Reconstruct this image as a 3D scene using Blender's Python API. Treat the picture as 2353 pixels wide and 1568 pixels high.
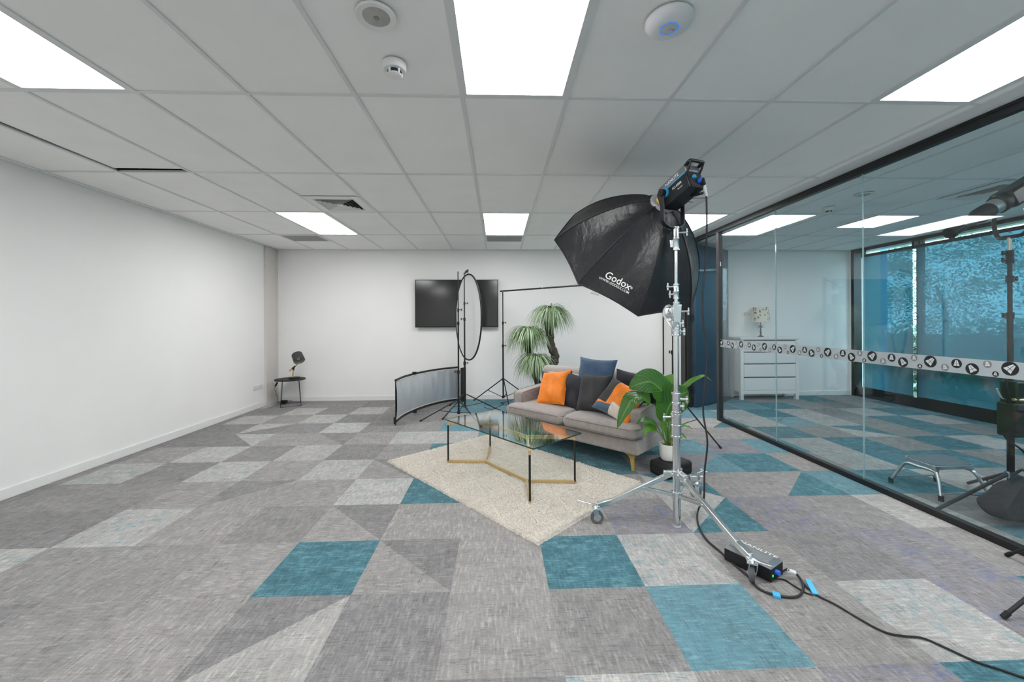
import bpy, math, random
from mathutils import Vector, Matrix
random.seed(7)
SC = bpy.context.scene
for o in list(bpy.data.objects): bpy.data.objects.remove(o)
PI = math.pi
# ------------------------------------------------------------------ camera, world, exposure
W_, H_ = 2353, 1568
FPX, CYO, YAW, ROLL, CAMH = 915.38, -43.18, -0.0345, 0.0049, 1.368
def camrot():
    Rz = Matrix.Rotation(YAW, 3, 'Z'); Ry = Matrix(((math.cos(ROLL),0,math.sin(ROLL)),(0,1,0),(-math.sin(ROLL),0,math.cos(ROLL))))
    return Rz @ Ry
RC = camrot()
cam_d = bpy.data.cameras.new('camera'); cam = bpy.data.objects.new('camera', cam_d); SC.collection.objects.link(cam)
cam_d.sensor_width = 36; cam_d.lens = FPX / W_ * 36; cam_d.shift_y = CYO / W_; cam_d.clip_start = .02

right, fwd, up = RC @ Vector((1,0,0)), RC @ Vector((0,1,0)), RC @ Vector((0,0,1))
m = Matrix((right, up, -fwd)).transposed().to_4x4(); m.translation = Vector((0,0,CAMH)); cam.matrix_world = m
SC.camera = cam
def ray(px, py):
    return RC @ Vector(((px-1176.5)/FPX, 1, -(py-784-CYO)/FPX))
def fl(px, py, z=0.0):
    d = ray(px, py); t = (z-CAMH)/d.z; return Vector((d.x*t, d.y*t, z))
def at(px, py, Y):
    d = ray(px, py); t = Y/d.y; return Vector((d.x*t, Y, CAMH+d.z*t))
SC.view_settings.view_transform = 'Standard'; SC.view_settings.look = 'None'
SC.view_settings.gamma = 1; SC.view_settings.use_curve_mapping = False
SC.view_settings.exposure = 0.22
PANEL = 14.5       # radiance of the ceiling panels
wd = bpy.data.worlds.new('world'); SC.world = wd; wd.use_nodes = True
bg = wd.node_tree.nodes['Background']; bg.inputs[0].default_value = (.62,.86,1.0,1); bg.inputs[1].default_value = 6.5
CZ = 2.6515        # ceiling height
XL, XP, XR = -3.872, 3.05, 6.56
YB, YF = 7.12, -3.3

# ------------------------------------------------------------------ helpers
def L(c):
    if isinstance(c, str):
        c = c.lstrip('#'); c = [int(c[i:i+2],16)/255 for i in (0,2,4)]
    elif max(c) > 1.001: c = [v/255 for v in c]
    return tuple(((v/12.92) if v <= .04045 else ((v+.055)/1.055)**2.4) for v in c)
class N:
    def __init__(s, name):
        s.m = bpy.data.materials.new(name); s.m.use_nodes = True; s.t = s.m.node_tree; s.t.nodes.clear()
        s.out = s.n('ShaderNodeOutputMaterial')
    def n(s, typ, ins=None, **kw):
        nd = s.t.nodes.new(typ)
        for k, v in kw.items(): setattr(nd, k, v)
        for k, v in (ins or {}).items():
            if hasattr(v, 'links') or isinstance(v, bpy.types.NodeSocket): s.t.links.new(v, nd.inputs[k])
            else: nd.inputs[k].default_value = v
        return nd
    def math(s, op, a, b=0.0, c=0.0): return s.n('ShaderNodeMath', {0:a, 1:b, 2:c}, operation=op).outputs[0]
    def mixc(s, f, a, b, mode='MIX'):
        nd = s.n('ShaderNodeMix', data_type='RGBA', blend_type=mode)
        for i, v in ((0,f),(6,a),(7,b)):
            if isinstance(v, bpy.types.NodeSocket): s.t.links.new(v, nd.inputs[i])
            else: nd.inputs[i].default_value = v if i == 0 else (*v[:3],1)
        return nd.outputs[2]
    def smooth(s, v, a, b):
        nd = s.n('ShaderNodeMapRange', {0:v,1:a,2:b}, interpolation_type='SMOOTHSTEP'); return nd.outputs[0]
    def end(s, sh): s.t.links.new(sh, s.out.inputs[0]); return s.m
def P(name, col, rough=.6, metal=0, var=.06, scale=20, bump=.0, bscale=200, spec=.5, sheen=0, coat=0, stretch=None, trans=0):
    """principled material with a little procedural tone variation and fine bump"""
    k = N(name); c = L(col)
    co = k.n('ShaderNodeTexCoord').outputs['Object']
    if stretch: co = k.n('ShaderNodeMapping', {0:co, 3:stretch}).outputs[0]
    nz = k.n('ShaderNodeTexNoise', {'Vector':co,'Scale':scale,'Detail':4.0}).outputs[0]
    f = k.smooth(nz, .3, .7)
    colr = k.mixc(f, [v*(1-var) for v in c], [min(1,v*(1+var)) for v in c])
    ins = {'Base Color':colr,'Roughness':rough,'Metallic':metal,'Specular IOR Level':spec,'Sheen Weight':sheen,'Coat Weight':coat,'Transmission Weight':trans}
    if bump:
        nb = k.n('ShaderNodeTexNoise', {'Vector':co,'Scale':bscale,'Detail':3.0}).outputs[0]
        ins['Normal'] = k.n('ShaderNodeBump', {'Strength':bump,'Distance':.01,'Height':nb}).outputs[0]
    return k.end(k.n('ShaderNodeBsdfPrincipled', ins).outputs[0])
def E(name, col, s):
    k = N(name); return k.end(k.n('ShaderNodeEmission', {'Color':(*L(col),1),'Strength':s}).outputs[0])
def glassmat(name, tint, refl=1.0, ior=1.5):
    k = N(name); bf = k.n('ShaderNodeNewGeometry').outputs['Backfacing']
    fr = k.n('ShaderNodeFresnel', {'IOR':k.math('ADD', ior, k.math('MULTIPLY', bf, 1/ior-ior))}).outputs[0]
    tr = k.n('ShaderNodeBsdfTransparent', {'Color':(*tint,1)}).outputs[0]
    gl = k.n('ShaderNodeBsdfGlossy', {'Color':(1,1,1,1),'Roughness':0.0}).outputs[0]
    f = k.math('MULTIPLY', fr, refl)
    return k.end(k.n('ShaderNodeMixShader', {0:f,1:tr,2:gl}).outputs[0])

def rootloc(o):
    v = Vector((0,0,0))
    while o: v += o.location; o = o.parent
    return v
def link(o, parent=None):
    SC.collection.objects.link(o)
    if parent: o.parent = parent
    return o
def thing(name, label, cat, loc=(0,0,0), rotz=0, group=None):
    o = bpy.data.objects.new(name, None); link(o); o.location = loc; o.rotation_euler = (0,0,rotz)
    o.empty_display_size = .1
    o['label'] = label; o['category'] = cat
    if group: o['group'] = group
    if rotz: o['_loc'] = 1
    return o
def tag(o, label, cat, group=None, kind=None):
    o['label'] = label; o['category'] = cat
    if group: o['group'] = group
    if kind: o['kind'] = kind
    return o
def dup(root, loc=None, label=None, parent=None):
    r = root.copy(); link(r, parent)
    if loc is not None: r.location = loc
    if label: r['label'] = label
    for ch in root.children: dup(ch, parent=r)
    return r
def basis(d, upv=Vector((0,0,1))):
    d = Vector(d).normalized()
    if abs(d.dot(upv)) > .999: upv = Vector((1,0,0))
    x = upv.cross(d).normalized(); y = d.cross(x); return Matrix((x,y,d)).transposed()
def smooth_path(pts, sub=8):
    pts = [Vector(p) for p in pts]; out = []
    for i in range(len(pts)-1):
        p0 = pts[max(i-1,0)]; p1 = pts[i]; p2 = pts[i+1]; p3 = pts[min(i+2,len(pts)-1)]
        for k in range(sub):
            t = k/sub
            out.append(.5*((2*p1)+(-p0+p2)*t+(2*p0-5*p1+4*p2-p3)*t*t+(-p0+3*p1-3*p2+p3)*t**3))
    out.append(pts[-1]); return out
class G:
    def __init__(s): s.v=[]; s.f=[]; s.mi=[]; s.cur=0; s.X=None
    def add(s, vs, fs):
        b = len(s.v)
        if s.X is not None: vs = [s.X @ Vector(v) for v in vs]
        s.v += [tuple(v) for v in vs]; s.f += [tuple(b+i for i in f) for f in fs]; s.mi += [s.cur]*len(fs); return s
    def box(s, c, d, M=None, taper=1.0):
        c = Vector(c); vs = []
        for z in (-1,1):
            for y in (-1,1):
                for x in (-1,1):
                    t = taper if z < 0 else 1
                    q = Vector((x*d[0]/2*t, y*d[1]/2*t, z*d[2]/2)); vs.append(c + (M @ q if M else q))
        return s.add(vs, [(0,2,3,1),(4,5,7,6),(0,1,5,4),(2,6,7,3),(0,4,6,2),(1,3,7,5)])
    def span(s, a, b): return s.box([(a[i]+b[i])/2 for i in range(3)], [abs(b[i]-a[i]) for i in range(3)])
    def bar(s, p0, p1, w, h, upv=Vector((0,0,1))):
        p0,p1 = Vector(p0),Vector(p1); return s.box((p0+p1)/2, (w,h,(p1-p0).length), basis(p1-p0, upv))
    def tube(s, p0, p1, r0, r1=None, n=16, cap=True):
        r1 = r0 if r1 is None else r1; p0,p1 = Vector(p0),Vector(p1); M = basis(p1-p0); vs=[]
        for p,r in ((p0,r0),(p1,r1)):
            for i in range(n): a=2*PI*i/n; vs.append(p+M@Vector((math.cos(a)*r,math.sin(a)*r,0)))
        fs=[(i,(i+1)%n,n+(i+1)%n,n+i) for i in range(n)]
        if cap: fs += [tuple(range(n-1,-1,-1)), tuple(range(n,2*n))]
        return s.add(vs,fs)
    def path(s, pts, r, n=10, closed=False, flat=None):
        pts=[Vector(p) for p in pts]; m=len(pts); vs=[]; X=None
        for i,p in enumerate(pts):
            a=pts[(i-1)%m] if (closed or i>0) else p; b=pts[(i+1)%m] if (closed or i<m-1) else p
            T=(b-a).normalized()
            if X is None: X=basis(T).col[0].copy()
            X=(X-T*X.dot(T)).normalized(); Y=T.cross(X); rr=r[i] if isinstance(r,(list,tuple)) else r
            for k in range(n):
                an=2*PI*k/n; vs.append(p+X*math.cos(an)*rr+Y*math.sin(an)*rr*(flat or 1))
        fs=[]
        for i in range(m if closed else m-1):
            j=(i+1)%m
            for k in range(n): fs.append((i*n+k,i*n+(k+1)%n,j*n+(k+1)%n,j*n+k))
        if not closed: fs += [tuple(range(n-1,-1,-1)), tuple((m-1)*n+k for k in range(n))]
        return s.add(vs,fs)
    def lathe(s, prof, o=(0,0,0), M=None, n=32, cap0=True, cap1=True):
        o=Vector(o); vs=[]
        for r,z in prof:
            for i in range(n):
                a=2*PI*i/n; q=Vector((math.cos(a)*r,math.sin(a)*r,z)); vs.append(o+(M@q if M else q))
        fs=[]; m=len(prof)
        for j in range(m-1):
            for i in range(n): fs.append((j*n+i,j*n+(i+1)%n,(j+1)*n+(i+1)%n,(j+1)*n+i))
        if cap0: fs.append(tuple(range(n-1,-1,-1)))
        if cap1: fs.append(tuple((m-1)*n+i for i in range(n)))
        return s.add(vs,fs)
    def prism(s, poly, z0, z1, o=(0,0,0), M=None):
        o=Vector(o); n=len(poly); vs=[]
        for z in (z0,z1):
            for x,y in poly: q=Vector((x,y,z)); vs.append(o+(M@q if M else q))
        return s.add(vs,[tuple(range(n-1,-1,-1)),tuple(range(n,2*n))]+[(i,(i+1)%n,n+(i+1)%n,n+i) for i in range(n)])
    def ball(s, c, r, sc=(1,1,1), n=16, m=10, M=None):
        c=Vector(c); vs=[]
        for j in range(m+1):
            th=PI*j/m
            for i in range(n):
                a=2*PI*i/n; q=Vector((math.sin(th)*math.cos(a)*r*sc[0],math.sin(th)*math.sin(a)*r*sc[1],math.cos(th)*r*sc[2])); vs.append(c+(M@q if M else q))
        return s.add(vs,[(j*n+i,(j+1)*n+i,(j+1)*n+(i+1)%n,j*n+(i+1)%n) for j in range(m) for i in range(n)])
    def grid(s, fn, nu, nv):
        vs=[fn(i/nu,j/nv) for j in range(nv+1) for i in range(nu+1)]
        return s.add(vs,[(j*(nu+1)+i,j*(nu+1)+i+1,(j+1)*(nu+1)+i+1,(j+1)*(nu+1)+i) for j in range(nv) for i in range(nu)])
    def build(s, name, mat, parent=None, smooth=True, bevel=0, seg=2, sub=0, local=False, kind=None, label=None, loc=None):
        off = rootloc(parent) if (parent and not local) else Vector((0,0,0))
        if loc is not None: off = off + Vector(loc)
        me=bpy.data.meshes.new(name); me.from_pydata([tuple(Vector(v)-off) for v in s.v],[],s.f)
        mats = mat if isinstance(mat,(list,tuple)) else [mat]
        for q in mats: me.materials.append(q)
        me.polygons.foreach_set('material_index', s.mi)
        me.update(); me.validate()
        if smooth: me.polygons.foreach_set('use_smooth',[True]*len(me.polygons)); me.set_sharp_from_angle(angle=math.radians(38))
        o=bpy.data.objects.new(name,me); link(o,parent)
        if loc is not None: o.location = loc
        if bevel:
            b=o.modifiers.new('b','BEVEL'); b.width=bevel; b.segments=seg; b.limit_method='ANGLE'; b.harden_normals=False
        if sub: u=o.modifiers.new('s','SUBSURF'); u.levels=sub; u.render_levels=sub
        if kind: o['kind']=kind
        if label: o['label']=label
        return o
def struct(g, name, mat, **kw): return g.build(name, mat, kind='structure', **kw)
def text_mesh(txt, size, fn, name, mat, parent, extrude=0, shear=0, local=False):
    """flat lettering whose points are mapped by fn(x, y) into the scene"""
    cu=bpy.data.curves.new('t','FONT'); cu.body=txt; cu.size=size; cu.align_x='CENTER'; cu.align_y='CENTER'; cu.shear=shear; cu.offset=size*.012; cu.resolution_u=3
    to=bpy.data.objects.new('t',cu); SC.collection.objects.link(to)
    me=to.to_mesh(); g=G(); g.add([fn(v.co.x,v.co.y) for v in me.vertices],[tuple(p.vertices) for p in me.polygons])
    to.to_mesh_clear(); bpy.data.objects.remove(to); bpy.data.curves.remove(cu)
    return g.build(name, mat, parent, smooth=False, local=local)

# ------------------------------------------------------------------ materials
M={}
M['wall']=P('wall_paint',(243,242,240),.75,var=.01,scale=2,bump=.03,bscale=180)
M['ceil']=P('ceiling_tile_board',(248,248,246),.9,var=.015,scale=3,bump=.05,bscale=300)
M['tee']=P('ceiling_grid_enamel',(224,226,226),.5,var=.01)
M['gap']=P('gap_shade',(30,34,34),.9)  # dark colour stands in for shade in the corner and drawer gaps
M['trimw']=P('white_gloss_trim',(236,236,234),.35,var=.01)
M['black']=P('black_powder_coat',(24,24,26),.42,var=.1)
M['blackm']=P('black_matt_plastic',(20,20,22),.6,var=.1,bump=.05,bscale=600)
M['rubber']=P('black_rubber',(22,22,23),.75,bump=.05)
M['chrome']=P('polished_steel',(225,226,228),.16,1,var=.02)
M['zinc']=P('zinc_plated_steel',(190,196,198),.3,1,var=.05,scale=40)
M['alu']=P('brushed_aluminium',(200,202,204),.32,1,var=.03)
M['brass']=P('brushed_brass',(220,194,148),.42,.85,var=.05,scale=60,stretch=(1,1,8))
M['white']=P('white_plastic',(232,232,230),.4,var=.01)
M['dark']=P('dark_interior',(14,14,16),.8)

# ------------------------------------------------------------------ floor
CLS={'d':(133,131,131),'g':(142,140,139),'w':(150,147,145),'l':(171,169,166),'m':(175,173,170),'t':(70,114,125),'b':(104,142,153),'u':(138,134,136)}
FLK={'d':((96,94,98),.7),'g':((108,105,108),.7),'w':((118,114,116),.7),'l':((132,130,130),.6),'m':((104,134,140),.8),'t':((100,144,154),.8),'b':((80,128,138),.7),'u':((86,102,146),.7)}
S_=('s','/','\\')
T={}
def row(j,i0,txt):
    k=i0
    for tk in txt.split():
        if tk!='.': T[(k,j)]=tk
        k+=1
row(-3,-8,'g w d g d w g d d g u w t t u g w g')
row(-2,-8,'g g d w g d w g d g d m w u t t g w g')
row(-1,-8,'g d w d d d g w d/l d w g b w m u t g w')
row(0,-8,'g d g g m g g w t w\\d w t m w d u w t t l')
row(1,-8,'d g d d d m w g w\\d w w w u m/t u g l d t t l g')
row(2,-8,'g g d g g w d/w w m t g w w l\\t w w/t b t l g d t l')
row(3,-8,'d g g m d m w m w\\d g t t t u u/b t w l t t g t l t')
row(4,-8,'d g d w m g\\d l d g t w t t t b u b l t g t l t')
row(5,-8,'d g d d d\\m w w\\d w m m b t g w w w w t g l\\t g t d b t')
row(6,-8,'d g d d l/d d m d g b g w t t l l l/t l b l g t l t')
row(7,-8,'g d d l w m d g d l b b b g t b b l t l d l t b g')
row(8,-8,'d g g d l d l g d b b g t b t d t t b t g d')
row(9,-8,'d g l d g g d w g b t g t w g t d g t d g t')
def flo():
    g=G(); cols=[]; fls=[]
    x0,y0=-1.248,2.032
    for j in range(-11,11):
        for i in range(-6,17):
            ax,ay=x0+.5*i,y0+.5*j; bx,by=ax+.5,ay+.5
            tk=T.get((i,j)) or random.choice('dgwgwl' if i<4 else 'gwtbtlu')
            rot=random.choice((0,1)) if (i+j)%2 else (i*7+j*3)%2
            ax,ay=max(ax,XL-.05),max(ay,YF-.05); bx,by=min(bx,XR+.3),min(by,YB+.05)
            if bx<=ax or by<=ay: continue
            q=[(ax,ay,0),(bx,ay,0),(bx,by,0),(ax,by,0)]
            if len(tk)==1: g.add(q,[(0,1,2,3)]); parts=[(tk,4)]
            elif tk[1]=='/': g.add(q,[(0,2,3),(0,1,2)]); parts=[(tk[0],3),(tk[2],3)]
            else: g.add(q,[(0,1,3),(1,2,3)]); parts=[(tk[0],3),(tk[2],3)]
            for c,n in parts:
                v=random.uniform(.95,1.05); a=[x*v for x in L(CLS[c])]; f,am=FLK[c]
                cols += [(*a,float(rot))]*n; fls += [(*L(f),am)]*n
    o=struct(g,'floor',floor_mat(),smooth=False)
    for nm,dat in (('tone',cols),('fleck',fls)):
        at_=o.data.color_attributes.new(nm,'FLOAT_COLOR','CORNER'); at_.data.foreach_set('color',[x for c in dat for x in c])
    return o
def floor_mat():
    k=N('carpet_tiles'); co=k.n('ShaderNodeTexCoord').outputs['Object']
    a=k.n('ShaderNodeAttribute',attribute_name='tone'); b=k.n('ShaderNodeAttribute',attribute_name='fleck')
    sp=k.n('ShaderNodeSeparateXYZ',{0:co}); x,y=sp.outputs[0],sp.outputs[1]; rot=a.outputs['Alpha']
    xs=k.math('ADD',k.math('MULTIPLY',x,k.math('SUBTRACT',1.0,rot)),k.math('MULTIPLY',y,rot))
    ys=k.math('ADD',k.math('MULTIPLY',y,k.math('SUBTRACT',1.0,rot)),k.math('MULTIPLY',x,rot))
    def vec(sx,sy,off=0.0): return k.n('ShaderNodeCombineXYZ',{0:k.math('MULTIPLY',xs,sx),1:k.math('MULTIPLY',ys,sy),2:off}).outputs[0]
    streak=k.n('ShaderNodeTexNoise',{'Vector':vec(14,110),'Scale':1.0,'Detail':4.0,'Roughness':.65}).outputs[0]
    streak2=k.n('ShaderNodeTexNoise',{'Vector':vec(90,16,3.3),'Scale':1.0,'Detail':3.0}).outputs[0]
    patch=k.n('ShaderNodeTexNoise',{'Vector':vec(9,16,7.7),'Scale':1.0,'Detail':5.0,'Roughness':.75,'Distortion':.3}).outputs[0]
    blk=k.n('ShaderNodeTexVoronoi',{'Vector':vec(7,12,1.0),'Scale':1.0,'Randomness':.9},distance='CHEBYCHEV').outputs['Color']
    blkv=k.n('ShaderNodeSeparateColor',{0:blk}).outputs[0]
    br=k.n('ShaderNodeTexBrick',{'Vector':vec(1,1,0),'Color1':(1,1,1,1),'Color2':(1,1,1,1),'Mortar':(0,0,0,1),'Scale':2.6,'Mortar Size':.004,'Mortar Smooth':.4,'Brick Width':.55,'Row Height':.36}).outputs[0]
    fine=k.n('ShaderNodeTexNoise',{'Vector':co,'Scale':420.0,'Detail':1.0}).outputs[0]
    v=k.math('ADD',k.math('MULTIPLY',k.math('SUBTRACT',streak,.5),1.2),k.math('MULTIPLY',k.math('SUBTRACT',patch,.5),1.1))
    v=k.math('ADD',v,k.math('MULTIPLY',k.math('SUBTRACT',streak2,.5),.7))
    v=k.math('ADD',v,k.math('MULTIPLY',k.math('SUBTRACT',blkv,.5),.16))
    v=k.math('ADD',v,k.math('MULTIPLY',k.math('SUBTRACT',fine,.5),1.1))
    bv=k.n('ShaderNodeSeparateColor',{0:br}).outputs[0]
    v=k.math('SUBTRACT',v,k.math('MULTIPLY',k.math('SUBTRACT',1.0,bv),k.math('MULTIPLY',k.smooth(patch,.45,.6),.22)))
    dash=k.math('MULTIPLY',k.smooth(streak,.53,.64),k.smooth(patch,.42,.6)); v=k.math('SUBTRACT',v,k.math('MULTIPLY',dash,.26))
    dash2=k.math('MULTIPLY',k.smooth(streak2,.54,.66),k.smooth(patch,.58,.44)); v=k.math('ADD',v,k.math('MULTIPLY',dash2,.22))
    v=k.math('ADD',1.0,v)
    fm=k.math('MULTIPLY',k.smooth(k.math('ADD',k.math('MULTIPLY',patch,.62),k.math('MULTIPLY',streak,.38)),.5,.62),b.outputs['Alpha'])
    c=k.mixc(fm,a.outputs['Color'],b.outputs['Color'])
    vc=k.n('ShaderNodeCombineColor',{0:v,1:v,2:v}).outputs[0]
    c=k.mixc(1.0,c,vc,'MULTIPLY')
    # seams between the tiles
    bm=k.n('ShaderNodeBump',{'Strength':.5,'Distance':.004,'Height':k.math('ADD',fine,streak)}).outputs[0]
    return k.end(k.n('ShaderNodeBsdfPrincipled',{'Base Color':c,'Roughness':.95,'Specular IOR Level':.15,'Sheen Weight':.1,'Normal':bm}).outputs[0])
flo()

# ------------------------------------------------------------------ walls
g=G(); g.span((XL-.12,YF,-.05),(XL,YB+.1,3.1)); struct(g,'wall_left',M['wall'],smooth=False)
g=G(); g.span((XL-.12,YB,-.05),(XR+.5,YB+.12,3.1)); struct(g,'wall_back',M['wall'],smooth=False)
g=G(); g.span((XL-.12,YF-.12,-.05),(XR+.5,YF,3.1)); struct(g,'wall_front',M['wall'],smooth=False)
g=G(); g.span((2.97,6.42,0),(3.09,YB,CZ)); struct(g,'wall_right',M['wall'],smooth=False)
g=G(); g.span((2.955,7.05,0),(2.97,7.07,CZ)); struct(g,'corner_shadow_strip',M['gap'],smooth=False)  # near-black strip painted in for the shadow gap at the wall corner
g=G(); g.span((XL,6.73,0),(XL+.035,7.0,CZ)); g.span((XL,7.03,0),(XL+.02,YB,CZ)); struct(g,'trim_1',P('warm_grey_pier_paint',(214,209,204),.7,var=.01),smooth=False,bevel=.004)
def skirt(name,a,b): g=G(); g.span(a,b); struct(g,name,M['trimw'],smooth=False,bevel=.003)
skirt('baseboard_left',(XL,YF,0),(XL+.012,6.73,.085))
skirt('baseboard_back',(XL+.03,YB-.012,0),(2.97,YB,.08))
skirt('baseboard_right',(3.1,YB-.012,0),(XR-.09,YB,.08))
# window wall of the side room (short returns above and below are the black frame)
g=G(); g.span((XR,YF-.1,2.62),(XR+.3,YB+.1,3.1)); g.span((XR-.09,YB-.03,0),(XR+.08,YB+.1,CZ)); struct(g,'wall_window',M['wall'],smooth=False)

# ------------------------------------------------------------------ ceiling: lay-in tiles on a tee grid
X0,Y0=-.2006,2.277
LIGHTS=[(a,b) for a in (-4,0,4) for b in (-4,-1,2)]
def ceiling():
    g=G()
    for j in range(-6,5):
        for i in range(-7,12):
            if (i,j) in LIGHTS: continue
            ax,ay=X0+.6*i,Y0+1.2*j; bx,by=ax+.6,ay+1.2
            ax,bx=max(ax,XL),min(bx,XR); ay,by=max(ay,YF),min(by,YB)
            if bx-ax<.02 or by-ay<.02: continue
            if (i,j)==(-5,0):
                c=Vector(((ax+bx)/2+.022,(ay+by)/2-.046,CZ+.022)); g.box(c,(.592,1.185,.016),Matrix.Rotation(.018,3,'Z')); continue
            g.span((ax+.003,ay+.003,CZ+.007),(bx-.003,by-.003,CZ+.022))
    g.span((XL-.1,YF-.1,CZ+.4),(XR+.3,YB+.1,CZ+.45))
    g.cur=1
    for i in range(-6,12):
        x=X0+.6*i
        if XL<x<XR: g.span((x-.011,YF,CZ),(x+.011,YB,CZ+.0065))
    for j in range(-4,5):
        y=Y0+1.2*j
        if YF<y<YB: g.span((XL,y-.011,CZ+.0002),(XR,y+.011,CZ+.0068))
    for a,b in (((XL,YF,CZ-.001),(XL+.022,YB,CZ+.007)),((XL,YB-.02,CZ-.001),(XR,YB,CZ+.007)),((XL,YF,CZ-.001),(XR,YF+.02,CZ+.007))): g.span(a,b)
    # plain bulkhead strip along the glass partition
    g.span((2.88,YF,CZ-.0005),(3.2,YB,CZ+.007))
    g.cur=0
    struct(g,'ceiling',[M['ceil'],M['tee']],smooth=False)
ceiling()
pm=E('panel_light',(255,255,255),PANEL)
LL={(-4,-4):'ceiling light panel behind the camera, nearest the left wall',(0,-4):'ceiling light panel behind the camera, in the middle of the room',(4,-4):'ceiling light panel behind the camera, nearest the glass partition',
(-4,-1):'bright square-edged ceiling light panel cut off at the top left corner of the view',(0,-1):'large bright ceiling light panel nearest overhead, at the top centre between smoke detector and wireless puck',(4,-1):'bright ceiling light panel at the top right corner, above the glass partition',
(-4,2):'bright ceiling light panel at the far end, beside the square air diffuser and left of the television',(0,2):'bright ceiling light panel at the far end, above the wall television and oval reflector',(4,2):'bright ceiling light panel behind the black softbox, beside the glass partition'}
def panel(x0,y0,w,l,label):
    c=(x0+w/2,y0+l/2,CZ)
    t=thing('ceiling_light_panel',label,'ceiling light',c,group='flush ceiling light panels')
    g=G(); x1,y1=x0+w,y0+l; e=.011; r=.03
    for a,b in (((x0+e,y0+e,CZ),(x1-e,y0+r,CZ+.02)),((x0+e,y1-r,CZ),(x1-e,y1-e,CZ+.02)),((x0+e,y0+r,CZ),(x0+r,y1-r,CZ+.02)),((x1-r,y0+r,CZ),(x1-e,y1-r,CZ+.02))): g.span(a,b)
    g.build('frame',M['tee'],t,smooth=False)
    g=G(); g.span((x0+r,y0+r,CZ+.006),(x1-r,y1-r,CZ+.012)); g.build('diffuser',pm,t,smooth=False)
    g=G(); g.span((x0+.014,y0+.014,CZ+.0125),(x1-.014,y1-.014,CZ+.06)); g.build('housing',M['white'],t,smooth=False)
for (i,j) in LIGHTS: panel(X0+.6*i,Y0+1.2*j,.6,1.2,LL[(i,j)])
panel(4.64,4.70,.6,.66,'smaller ceiling light panel in the side room beyond the glass, above the chest of drawers')
panel(4.64,1.1,.6,1.2,'ceiling light panel in the side room, out of view to the right'); panel(4.64,-2.4,.6,1.2,'ceiling light panel in the side room, behind the camera')

# ceiling fittings
def diffuser(x0,y0,w,label):
    c=(x0+w/2,y0+w/2,CZ); t=thing('air_diffuser',label,'air vent',c,group='square ceiling air diffusers')
    g=G(); M4=None
    def ring(h0,h1,z0,z1,mi=0):
        vs=[]
        for h,z in ((h0,z0),(h1,z1)):
            for sx,sy in ((-1,-1),(1,-1),(1,1),(-1,1)): vs.append((c[0]+sx*h,c[1]+sy*h,z))
        g.add(vs,[(i,(i+1)%4,4+(i+1)%4,4+i) for i in range(4)])
    ring(w/2-.012,w*.36,CZ-.001,CZ-.002); ring(w*.36,w*.34,CZ-.002,CZ-.008); ring(w*.34,w*.325,CZ-.008,CZ+.005)
    g.build('face_plate',M['white'],t,smooth=False)
    for k in range(4):
        h=w*(.30-.062*k); g=G(); ring(h,h-.022,CZ-.012,CZ+.012); ring(h-.022,h-.026,CZ+.012,CZ+.01); ring(h-.026,h-.002,CZ+.01,CZ-.013); g.build('louvre',M['white'],t,smooth=False)
    g=G(); g.span((c[0]-.03,c[1]-.03,CZ-.01),(c[0]+.03,c[1]+.03,CZ+.0)); g.build('centre_cap',M['white'],t,smooth=False)
    g=G(); g.span((c[0]-w*.325,c[1]-w*.325,CZ+.0055),(c[0]+w*.325,c[1]+w*.325,CZ+.0065)); g.build('throat',M['dark'],t,smooth=False)
    return t
diffuser(-1.998,4.075,.594,'square louvred ceiling air diffuser beside the far left light panel')
diffuser(1.60,4.075,.594,'square louvred ceiling air diffuser seen just behind the studio lamp head')
diffuser(4.65,3.49,.62,'square louvred ceiling air diffuser in the side room, above the spotlight')
gm=N('perforated_grille'); co=gm.n('ShaderNodeTexCoord').outputs['Object']
vo=gm.n('ShaderNodeTexVoronoi',{'Vector':co,'Scale':110.0,'Randomness':0.0}).outputs['Distance']
M['grille']=gm.end(gm.n('ShaderNodeBsdfPrincipled',{'Base Color':gm.mixc(gm.smooth(vo,.3,.45),L((90,90,88)),L((168,168,165))),'Roughness':.7}).outputs[0])
for x0,lb in ((X0-5*.6,'left of the far left light panel'),(X0,'just beyond the light panel above the television'),(X0+4*.6,'behind the softbox by the glass partition')):
    t=thing('return_air_grille','grey perforated return air grille in the ceiling, '+lb,'air vent',(x0+.3,6.1,CZ),group='perforated return grilles')
    g=G(); g.span((x0+.035,5.92,CZ-.002),(x0+.565,6.31,CZ+.006)); g.build('grille_plate',M['grille'],t,smooth=False)
    g=G()
    for a,b in (((x0+.012,5.89),(x0+.588,5.92)),((x0+.012,6.31),(x0+.588,6.345)),((x0+.012,5.92),(x0+.035,6.31)),((x0+.565,5.92),(x0+.588,6.31))): g.span((*a,CZ-.004),(*b,CZ+.006))
    g.build('frame',M['tee'],t,smooth=False,bevel=.002)
def smoke(x,y,s,label):
    t=thing('smoke_detector',label,'smoke detector',(x,y,CZ),group='ceiling smoke detectors')
    g=G(); g.lathe([(.058*s,0),(.058*s,-.02*s),(.052*s,-.034*s),(.044*s,-.036*s)],(x,y,CZ)); g.build('base',M['white'],t)
    g=G(); g.lathe([(.034*s,-.03*s),(.034*s,-.055*s)],(x,y,CZ)); g.build('sensor_chamber',P('navy_mesh',(24,38,62),.6),t)
    g=G(); g.lathe([(.0362*s,-.053*s),(.0362*s,-.058*s),(.03*s,-.062*s),(.0,-.063*s)],(x,y,CZ)); 
    for k in range(5):
        a=k*2*PI/5+.5; g.box((x+math.cos(a)*.037*s,y+math.sin(a)*.037*s,CZ-.045*s),(.008*s,.008*s,.024*s),Matrix.Rotation(a,3,'Z'))
    g.build('cap',M['white'],t)
smoke(-.508,1.995,1,'small round white smoke detector hanging from the ceiling near the top centre')
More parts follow.
